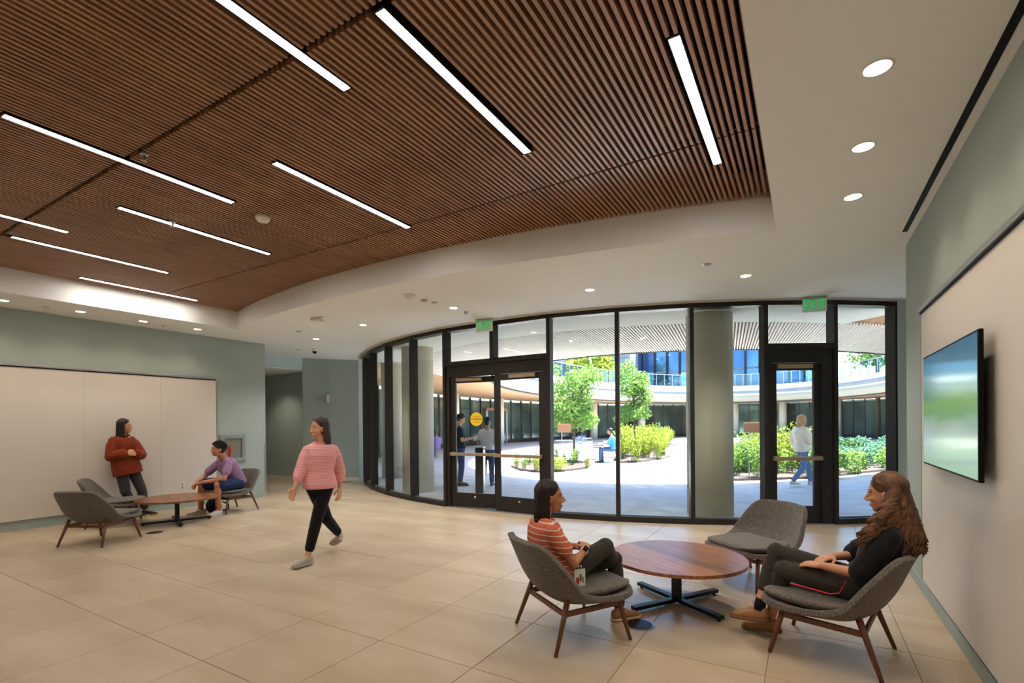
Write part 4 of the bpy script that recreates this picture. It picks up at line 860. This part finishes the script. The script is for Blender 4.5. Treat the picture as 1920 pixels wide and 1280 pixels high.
F_T = [(('pel', 'waist', -.55), .125, .095), ('pel', .165, .118), (('pel', 'waist', .5), .152, .105), ('waist', .130, .095), (('waist', 'chest', .5), .138, .102), ('chest', .150, .112), (('chest', 'neck', .5), .152, .092), (('chest', 'neck', .78), .118, .068), ('neck', .052, .05)]
M_T = [(('pel', 'waist', -.55), .13, .10), ('pel', .165, .12), (('pel', 'waist', .5), .160, .115), ('waist', .152, .112), (('waist', 'chest', .5), .165, .118), ('chest', .178, .120), (('chest', 'neck', .5), .178, .10), (('chest', 'neck', .78), .135, .075), ('neck', .06, .056)]
def person(name, label, J, spec, grp=None):
    J = {k: V(v) for k, v in J.items()}; male = spec.get('male', False); T_ = [(a, w*spec.get('bulk', 1), d*spec.get('bulk', 1)) for a, w, d in (M_T if male else F_T)]; s = spec.get('hs', 1.0); q = (1.12 if male else 1.0)*spec.get('bulk', 1); vox = spec.get('vox', .006)
    root = empty(name, (J['pel'].x, J['pel'].y, 0)); tag(root, label, 'person', grp)
    b = MB(); torso(b, J, T_, -.012); head(b, J, s, male)
    for sd in 'LR':
        limb(b, [J['sh'+sd]+(J['neck']-J['sh'+sd])*.12-V((0, 0, .03)), J['sh'+sd].lerp(J['el'+sd], .35), J['el'+sd], J['wr'+sd]], [.026*q, .038*q, .035*q, .024*q]); limb(b, [J['hip'+sd], J['kn'+sd], J['an'+sd]], [.074*q, .050*q, .034*q])
        cf = (J['kn'+sd].lerp(J['an'+sd], .3)); b.ell(cf, (.046*q,)*3)
        d = J['an'+sd]; t = J['to'+sd]; b.tube([d, d.lerp(t, .3)], [.030, .022], 8)
        hd = spec.get('hand'+sd, {}); dd = J['fi'+sd]-J['wr'+sd]
        hand(b, J['wr'+sd], J['fi'+sd], hd.get('back', (0, 0, 1)), hd.get('thumb', (J['shL']-J['shR'])*(1 if sd == 'R' else -1)), hd.get('curl', .6), hd.get('s', 1.0)*(1.08 if male else 1.0))
    pchild('body', remesh(b, 'body', vox, 3), spec['skin'], root)
    # upper garment
    g = MB(); inf = spec.get('top_inf', .014); rows = [(p, w, d) for p, w, d in T_[:-1]]
    st = spec.get('hem', 0); rows = rows[st:]; 
    if spec.get('hemrow'): rows = spec['hemrow']+rows
    torso(g, J, rows, inf)
    sl = spec.get('sleeve', .55)
    for sd in 'LR':
        S_, E2, W2 = J['sh'+sd], J['el'+sd], J['wr'+sd]
        si = inf+spec.get('sl_inf', .004)
        S2 = S_+(J['neck']-S_)*.10-V((0, 0, .022)); r0 = .038*q-.3*si
        if sl <= 1: limb(g, [S2, S2.lerp(E2, .3), S_.lerp(E2, sl)], [r0, .043*q, (.046-.006*sl)*q], si)
        else: limb(g, [S2, S2.lerp(E2, .3), E2, E2.lerp(W2, sl-1)], [r0, .042*q, .038*q, .031*q], si)
        limb(g, [J['neck'].lerp(S2, .30)-V((0, 0, .02)), S2], [.040*q, r0], si*.7)
    pchild(spec.get('top_name', 'shirt'), remesh(g, 'top', max(vox, .007), 5), spec['top'], root)
    # lower garment
    g = MB(); torso(g, J, [(T_[0][0], T_[0][1], T_[0][2]), T_[1], T_[2], (('pel', 'waist', .8), T_[3][1]+.006, T_[3][2]+.004)], .010)
    pl = spec.get('leg', 1.9); pw = spec.get('leg_inf', .012)
    for sd in 'LR':
        Hh, K, A = J['hip'+sd], J['kn'+sd], J['an'+sd]
        if pl <= 1: limb(g, [Hh, Hh.lerp(K, pl)], [.078*q, .066*q], pw+.012)
        else: limb(g, [Hh, K, K.lerp(A, pl-1)], [.078*q, .054*q, (.046-.006*(pl-1))*q], pw); g.ell(K.lerp(A, .3), (.050*q+pw,)*3)
        g.ell(Hh.lerp(J['pel'], .4), (.085*q+pw,)*3)
    pchild(spec.get('leg_name', 'trousers'), remesh(g, 'trousers', max(vox, .007), 5), spec['legs'], root)
    for sd in 'LR': shoe(root, J['an'+sd], J['to'+sd], spec['shoe'], spec['sole'], spec.get('roll'+sd), spec.get('ss', 1.0)*(1.1 if male else 1.0), spec.get('laces'))
    if spec.get('face', True): face_parts(root, J, s, spec['hair'])
    h = MB(); cap(h, J, s, spec.get('hk', 1.0))
    for kw in spec.get('strands', []): strands(h, J, s=s, **kw)
    if spec.get('tufts'): tufts(h, J, spec['tufts'], s, spec.get('hk', 1.0))
    for kw in spec.get('sweep', []): sweep(h, J, s=s, k=spec.get('hk', 1.0), **kw)
    pchild('hair', h, spec['hair'], root)
    return root, J
# ---- woman in the striped shirt (left of the near table)
r4, J = person('person', 'woman in orange striped shirt sitting cross-legged in a grey chair', dict(
    head=(-1.598, 3.228, 1.005), hf=(0.83, 0.55, -0.04), neck=(-1.640, 3.178, 0.872), chest=(-1.625, 3.200, 0.715), waist=(-1.585, 3.235, 0.545), pel=(-1.555, 3.285, 0.455),
    shR=(-1.505, 3.075, 0.805), elR=(-1.395, 3.170, 0.560), wrR=(-1.380, 3.355, 0.625), fiR=(-1.44, 3.46, 0.66), shL=(-1.765, 3.300, 0.805), elL=(-1.66, 3.50, 0.58), wrL=(-1.50, 3.500, 0.60), fiL=(-1.40, 3.45, 0.635),
    hipR=(-1.490, 3.245, 0.455), knR=(-1.300, 3.545, 0.610), anR=(-1.330, 3.870, 0.330), toR=(-1.32, 4.03, 0.22), hipL=(-1.640, 3.345, 0.455), knL=(-1.298, 3.735, 0.470), anL=(-1.265, 3.735, 0.090), toL=(-1.14, 3.90, 0.0)),
    dict(skin='skin_b', top='orange_stripe', legs='olive_black', shoe='shoe_tan', sole='sole', hair='hair_dark', vox=.0045, hs=.98, sleeve=.55, hem=1, leg=1.86, rollR=(0.3, 0.4, 0.85),
         handR=dict(back=(0.4, -0.2, 0.9), thumb=(-0.5, 0.2, 0.3), curl=.8), handL=dict(back=(0, 0, 1), thumb=(0.3, -0.6, 0.2), curl=.9),
         sweep=[dict(n=70, length=.16, back=.35, seed=2)], strands=[dict(n=150, length=.25, rad=.010, face_gap=1.62, wave=.004, seed=3)]))
wb = MB(); wv = (J['elR']-J['wrR']).normalized(); c0 = J['wrR']+wv*.03; wb.tube([c0-wv*.011, c0+wv*.011], [.031, .031], 16); w_ = pchild('wrist_watch', wb, 'watch_band', r4)
nb = V((0.55, -0.6, 0.6)).normalized(); fwd_ = (nb-wv*nb.dot(wv)).normalized(); sdv = wv.cross(fwd_); mb = MB(); mb.bar(c0+fwd_*.028, c0+fwd_*.040, .034, .038, up=wv); pchild('watch_face', mb, 'black', r4, False)
bd = empty('id_badge', (-1.40, 3.235, 0.455), math.atan2(-0.577, 0.816)); bd.rotation_euler = (math.radians(-12), 0.12, math.atan2(-0.55, 0.835)+0.0); tag(bd, 'clear badge holder with printed card hanging at the striped woman\'s hip', 'badge')
bd.rotation_euler = (0.0, 0.0, math.radians(54)); bd.location = (-1.372, 3.222, 0.46)
obj('holder', MB().box(-0.045, 0.045, -0.003, 0.003, -0.065, 0.055), 'exit_plate', bd, bevel=0.002); obj('photo_block', MB().box(-0.03, -0.006, -0.0045, -0.003, -0.045, 0.0), 'red', bd); obj('photo_block', MB().box(0.0, 0.012, -0.0045, -0.003, -0.03, 0.02), 'charcoal', bd); obj('photo_block', MB().box(0.018, 0.03, -0.0045, -0.003, -0.04, 0.0), 'sign_brown', bd)
obj('clip', MB().tube([(-0.01, 0, 0.05), (-0.012, -0.004, 0.08), (0.012, -0.004, 0.08), (0.01, 0, 0.05)], .004, 6), 'plastic', bd)
# ---- woman in black (right)
r5, J = person('person', 'woman with long curly brown hair in black knit top in the right chair', dict(
    head=(0.425, 3.880, 1.078), hf=(-0.965, 0.235, -0.16), neck=(0.462, 3.872, 0.925), chest=(0.425, 3.880, 0.755), waist=(0.365, 3.892, 0.580), pel=(0.290, 3.906, 0.475),
    shL=(0.425, 3.712, 0.845), elL=(0.277, 3.684, 0.600), wrL=(0.085, 3.806, 0.595), fiL=(-0.066, 3.885, 0.580), shR=(0.480, 4.035, 0.845), elR=(0.270, 4.115, 0.615), wrR=(0.150, 3.960, 0.625), fiR=(0.035, 3.855, 0.610),
    hipL=(0.275, 3.815, 0.470), knL=(-0.138, 3.915, 0.505), anL=(-0.235, 4.005, 0.120), toL=(-0.43, 4.07, 0.03), hipR=(0.295, 4.000, 0.470), knR=(-0.190, 4.020, 0.600), anR=(-0.300, 3.925, 0.215), toR=(-0.50, 3.975, 0.13)),
    dict(skin='skin_a', top='knit_black', legs='olive_black', shoe='shoe_tan', sole='sole_brown', hair='hair_brown', vox=.0045, hs=1.02, sleeve=.95, hem=2, leg=1.62, top_inf=.02, sl_inf=.012, laces='bronze', hk=1.03, rollL=(-0.12, 0.0, 1.0), rollR=(-0.12, 0.0, 0.99), ss=1.05,
         handL=dict(back=(0.1, -0.35, 0.95), thumb=(-0.2, 0.6, 0.3), curl=.35), handR=dict(back=(-0.1, -0.1, 1), thumb=(-0.3, -0.5, 0.1), curl=.75),
         sweep=[dict(n=110, length=.30, wave=.014, seed=6, rad=.008)], strands=[dict(n=190, length=.40, rad=.011, face_gap=1.72, wave=.015, seed=5, spreadr=.04, freq=24, drift=lambda a, w, dh: (0.04*w*w, 0, 0)),
                  dict(n=100, length=.36, rad=.012, face_gap=1.85, wave=.020, seed=8, spreadr=.02, freq=26, drift=lambda a, w, dh: ((-0.10-0.10*w)*w*(1 if dh.y < .3 else .2), -0.09*w*(1 if dh.y < .3 else 0), 0.0))]))
mb = MB()
for sd in 'R': mb.tube([J['anR']+V((0, 0, -.02)), J['anR']+(J['knR']-J['anR'])*.16], [.040, .038], 14)
pchild('sock', mb, 'black_cloth', r5)
sv = (J['elR']-J['shR']).normalized(); ce = J['shR'].lerp(J['elR'], .93); pchild('sleeve_band', MB().tube([ce, ce+sv*.022], [.070, .068], 20), 'ivory', r5)
tag(obj('lanyard', MB().tube([(-0.10, 3.745, 0.470), (0.02, 3.73, 0.455), (0.12, 3.712, 0.445), (0.17, 3.705, 0.46), (0.20, 3.70, 0.52), (0.205, 3.705, 0.545)], [.011]*6, 8, flat=.3), 'red', smooth=True), 'bright red lanyard lying on the chair beside the woman in black', 'lanyard')
# ---- man in purple
person('person', 'man in purple shirt and navy shorts leaning forward at the left table', dict(
    head=(-8.985, 4.905, 1.125), hf=(-0.12, -0.98, -0.05), neck=(-8.985, 5.015, 0.965), chest=(-8.985, 5.085, 0.800), waist=(-8.985, 5.200, 0.610), pel=(-8.985, 5.245, 0.490),
    shL=(-8.795, 5.00, 0.880), elL=(-8.720, 4.860, 0.620), wrL=(-8.915, 4.610, 0.575), fiL=(-9.01, 4.52, 0.545), shR=(-9.175, 5.00, 0.880), elR=(-9.250, 4.800, 0.630), wrR=(-9.085, 4.605, 0.575), fiR=(-9.03, 4.51, 0.50),
    hipL=(-8.885, 5.20, 0.485), knL=(-8.760, 4.776, 0.520), anL=(-8.760, 4.780, 0.095), toL=(-8.72, 4.60, 0.0), hipR=(-9.085, 5.21, 0.485), knR=(-9.170, 4.72, 0.520), anR=(-9.175, 4.705, 0.095), toR=(-9.21, 4.50, 0.0)),
    dict(skin='skin_b', top='purple', legs='navy_shorts', shoe='shoe_white', sole='shoe_white', hair='hair_black', male=True, bulk=1.12, vox=.007, hs=1.06, sleeve=.62, hem=1, leg=.86, leg_name='shorts', hk=1.04, tufts=420))
bp = empty('backpack', (-8.98, 5.02, 0)); tag(bp, 'small black backpack on the floor under the man\'s chair', 'bag')
obj('pouch', MB().ell((0, -0.20, 0.13), (0.19, 0.10, 0.13)), 'black_cloth', bp, smooth=True); obj('strap', MB().tube([(0.14, -0.12, 0.05), (0.22, -0.06, 0.08), (0.20, -0.05, 0.16), (0.12, -0.1, 0.2)], .012, 8), 'black_cloth', bp, smooth=True)
# ---- standing woman
r1_, J = person('person', 'woman in rust jacket standing against the white board with folded arms', dict(
    head=(-9.895, 3.870, 1.550), hf=(0.62, 0.78, -0.06), neck=(-9.935, 3.855, 1.400), chest=(-9.935, 3.850, 1.235), waist=(-9.925, 3.855, 1.050), pel=(-9.905, 3.880, 0.900),
    shR=(-9.905, 3.695, 1.320), elR=(-9.870, 3.660, 1.055), wrR=(-9.725, 3.815, 1.095), fiR=(-9.69, 3.93, 1.09), shL=(-9.985, 4.010, 1.320), elL=(-9.850, 4.080, 1.060), wrL=(-9.745, 3.960, 1.090), fiL=(-9.69, 3.84, 1.11),
    hipR=(-9.880, 3.800, 0.860), knR=(-9.800, 3.830, 0.460), anR=(-9.880, 4.010, 0.092), toR=(-9.77, 4.10, 0.0), hipL=(-9.930, 3.965, 0.860), knL=(-9.810, 4.070, 0.460), anL=(-9.880, 4.150, 0.092), toL=(-9.76, 4.26, 0.0)),
    dict(skin='skin_a', top='rust', legs='charcoal', shoe='shoe_black', sole='sole_yellow', hair='hair_dark', vox=.007, hs=1.0, sleeve=1.8, hem=1, top_inf=.045, sl_inf=.004, top_name='jacket', leg=1.8, leg_inf=.02,
         hemrow=[(('pel', 'waist', -1.1), .168, .125), (('pel', 'waist', -.5), .170, .125)], handR=dict(back=(0.9, 0, 0.3), thumb=(0, 0, 1), curl=.5), handL=dict(back=(0.9, 0, 0.3), thumb=(0, 0, 1), curl=.5),
         sweep=[dict(n=60, length=.26, seed=12)], strands=[dict(n=120, length=.42, rad=.011, face_gap=1.3, wave=.003, seed=11)]))
nk = J['neck']+V((0, 0, -.005)); mb = MB(); mb.tube([nk+V((.075*math.cos(a), .075*math.sin(a), .018*math.cos(a-2.2))) for a in (0.55+2*pi*k/20 for k in range(-8, 9))], .018, 8, flat=.8); pchild('collar', mb, 'rust', r1_)
mb = MB(); mb.ell(J['chest'].lerp(J['neck'], .62)+V((.075, .06, -.01)), (.03, .03, .05)); pchild('inner_shirt', mb, 'white_tee', r1_)
# ---- walking woman
person('person', 'woman in pink shirt and black trousers walking across the lobby', dict(
    head=(-4.775, 3.735, 1.500), hf=(-0.15, -0.98, -0.02), neck=(-4.775, 3.755, 1.350), chest=(-4.768, 3.750, 1.190), waist=(-4.770, 3.742, 1.010), pel=(-4.770, 3.740, 0.870),
    shR=(-4.860, 3.625, 1.270), elR=(-4.840, 3.530, 1.010), wrR=(-4.780, 3.420, 0.850), fiR=(-4.76, 3.36, 0.75), shL=(-4.690, 3.890, 1.270), elL=(-4.735, 4.000, 0.990), wrL=(-4.735, 3.990, 0.790), fiL=(-4.71, 3.96, 0.69),
    hipR=(-4.800, 3.680, 0.840), knR=(-4.800, 3.850, 0.455), anR=(-4.885, 4.110, 0.205), toR=(-4.86, 4.02, 0.06), hipL=(-4.740, 3.800, 0.840), knL=(-4.705, 3.640, 0.480), anL=(-4.715, 3.530, 0.105), toL=(-4.71, 3.36, 0.02)),
    dict(skin='skin_c', top='pink_stripe', legs='black_cloth', shoe='shoe_grey', sole='shoe_grey', hair='hair_walk', vox=.006, hs=1.0, sleeve=1.35, hem=1, top_inf=.022, leg=1.78, rollR=(-0.25, 0.55, 0.8), handR=dict(back=(-0.5, 0.1, 0), thumb=(0, -1, 0), curl=.7), handL=dict(back=(0.8, 0.2, 0), thumb=(0, -1, 0), curl=.7),
         hemrow=[(('pel', 'waist', -.35), .16, .115)], sweep=[dict(n=60, length=.14, back=.2, seed=22)], strands=[dict(n=90, length=.24, rad=.010, face_gap=1.5, wave=.004, seed=21, drift=lambda a, w, dh: (0, .02*w, 0))]))
# ---- people outside
def posed(loc, rz, hgt, **over):
    k = hgt/1.75; c, s = math.cos(rz), math.sin(rz)
    B = dict(head=(0, .02, 1.635), hf=(0, 1, 0), neck=(0, -.02, 1.47), chest=(0, -.02, 1.28), waist=(0, 0, 1.08), pel=(0, 0, .93), shR=(.185, -.02, 1.41), elR=(.24, -.04, 1.12), wrR=(.23, .08, .88), fiR=(.22, .12, .78), shL=(-.185, -.02, 1.41), elL=(-.24, -.04, 1.12), wrL=(-.23, .08, .88), fiL=(-.22, .12, .78),
             hipR=(.09, 0, .89), knR=(.10, .02, .48), anR=(.11, -.02, .09), toR=(.14, .16, 0), hipL=(-.09, 0, .89), knL=(-.10, .02, .48), anL=(-.11, -.02, .09), toL=(-.14, .16, 0))
    B.update(over); out = {}
    for n, (x, y, z) in B.items():
        if n == 'hf': out[n] = (x*c-y*s, x*s+y*c, z)
        else: out[n] = (loc[0]+(x*c-y*s)*k, loc[1]+(x*s+y*c)*k, loc[2]+z*k)
    return out
def rzf(fx, fy): return math.atan2(-fx, fy)
person('person', 'man in navy shirt looking at a phone outside the double door', posed((-7.42, 9.98, .004), rzf(0.75, 0.66), 1.76, hf=(0.1, .85, -.45), wrR=(.12, .30, 1.17), elR=(.24, .02, 1.12), fiR=(.04, .40, 1.20), wrL=(-.10, .30, 1.17), elL=(-.24, .03, 1.12), fiL=(-.02, .40, 1.20)),
       dict(skin='skin_c', top='navy', legs='denim', shoe='shoe_black', sole='shoe_black', hair='hair_black', tufts=160, male=True, vox=.01, sleeve=.6, face=False, hem=1))
ph = obj('phone', MB().box(-.04, .04, -.006, .006, -.075, .075), 'plastic', bevel=.004, loc=(-7.12, 10.29, 1.25)); ph.rotation_euler = (-0.9, 0, rzf(0.75, 0.66)); tag(ph, 'pale phone held by the man in navy outside', 'phone')
r7, J7 = person('person', 'man in white shirt and dark cap seen from behind outside the double door', posed((-6.76, 10.20, .004), rzf(-0.35, 0.94), 1.68, wrR=(.14, .2, 1.02), wrL=(-.14, .2, 1.02), fiR=(.05, .26, 1.06), fiL=(-.05, .26, 1.06)),
       dict(skin='skin_b', top='white_tee', legs='denim', shoe='shoe_black', sole='shoe_white', hair='hair_black', male=True, vox=.01, sleeve=.6, face=False, hem=1))
hx = headax(J7); mb = MB(); mb.ell(J7['head']+hx[2]*.055-hx[1]*.012, (.09, .108, .082), hx, 20, 12); mb.bar(J7['head']+hx[1]*.07+hx[2]*.06, J7['head']+hx[1]*.17+hx[2]*.045, .13, .012, up=hx[2]); pchild('cap', mb, 'navy', r7)
person('person', 'woman in ivory jacket and jeans walking past the single glass door', posed((-0.10, 13.55, .004), rzf(0.75, 0.66), 1.66, anL=(-.10, .33, .10), knL=(-.10, .26, .50), toL=(-.12, .52, .03), anR=(.11, -.36, .13), knR=(.10, -.04, .47), toR=(.13, -.22, .02), wrR=(.2, .26, 1.05), elR=(.25, .02, 1.12), fiR=(.16, .36, 1.06)),
       dict(skin='skin_c', top='ivory', legs='denim_light', shoe='shoe_grey', sole='shoe_white', hair='hair_blond', vox=.009, sleeve=1.85, top_inf=.04, hem=0, top_name='jacket', face=False, strands=[dict(n=60, length=.2, rad=.012, face_gap=1.1, wave=.003, seed=31)]))
bg = empty('carrier_bag', (0.22, 13.45, 0.70)); tag(bg, 'teal carrier bag hanging from the walking woman outside', 'bag'); obj('bag_body', MB().ell((0, 0, 0), (.14, .09, .2)), 'teal_bag', bg, smooth=True); obj('bag_handle', MB().tube([(-.05, 0, .15), (-.04, 0, .32), (.04, 0, .32), (.05, 0, .15)], .01, 6), 'teal_bag', bg)
sit = dict(head=(0, .06, 1.20), neck=(0, -.02, 1.03), chest=(0, -.05, .85), waist=(0, -.06, .66), pel=(0, -.05, .52), shR=(.19, -.04, .97), elR=(.24, .08, .72), wrR=(.14, .32, .74), fiR=(.08, .42, .75), shL=(-.19, -.04, .97), elL=(-.24, .08, .72), wrL=(-.14, .32, .74), fiL=(-.08, .42, .75), hipR=(.09, -.02, .51), knR=(.11, .40, .52), anR=(.12, .38, .09), toR=(.13, .56, 0), hipL=(-.09, -.02, .51), knL=(-.11, .40, .52), anL=(-.12, .42, .09), toL=(-.13, .6, 0))
person('person', 'man in blue shirt sitting on a cafe chair in the courtyard', posed((-6.40, 18.2, .004), rzf(-0.85, -0.1), 1.75, **sit), dict(skin='skin_b', top='blue_shirt', legs='denim', shoe='shoe_black', sole='shoe_black', hair='hair_dark', male=True, vox=.012, sleeve=.9, face=False, hem=1))
person('person', 'person in violet clothes sitting at a table beyond the narrow left panes', posed((-13.65, 16.62, .004), rzf(-0.9, 0.4), 1.7, **sit), dict(skin='skin_b', top='violet', legs='violet', shoe='shoe_white', sole='shoe_white', hair='hair_black', vox=.012, sleeve=1.5, face=False, hem=1, strands=[dict(n=40, length=.22, rad=.013, face_gap=1.1, seed=41)]))
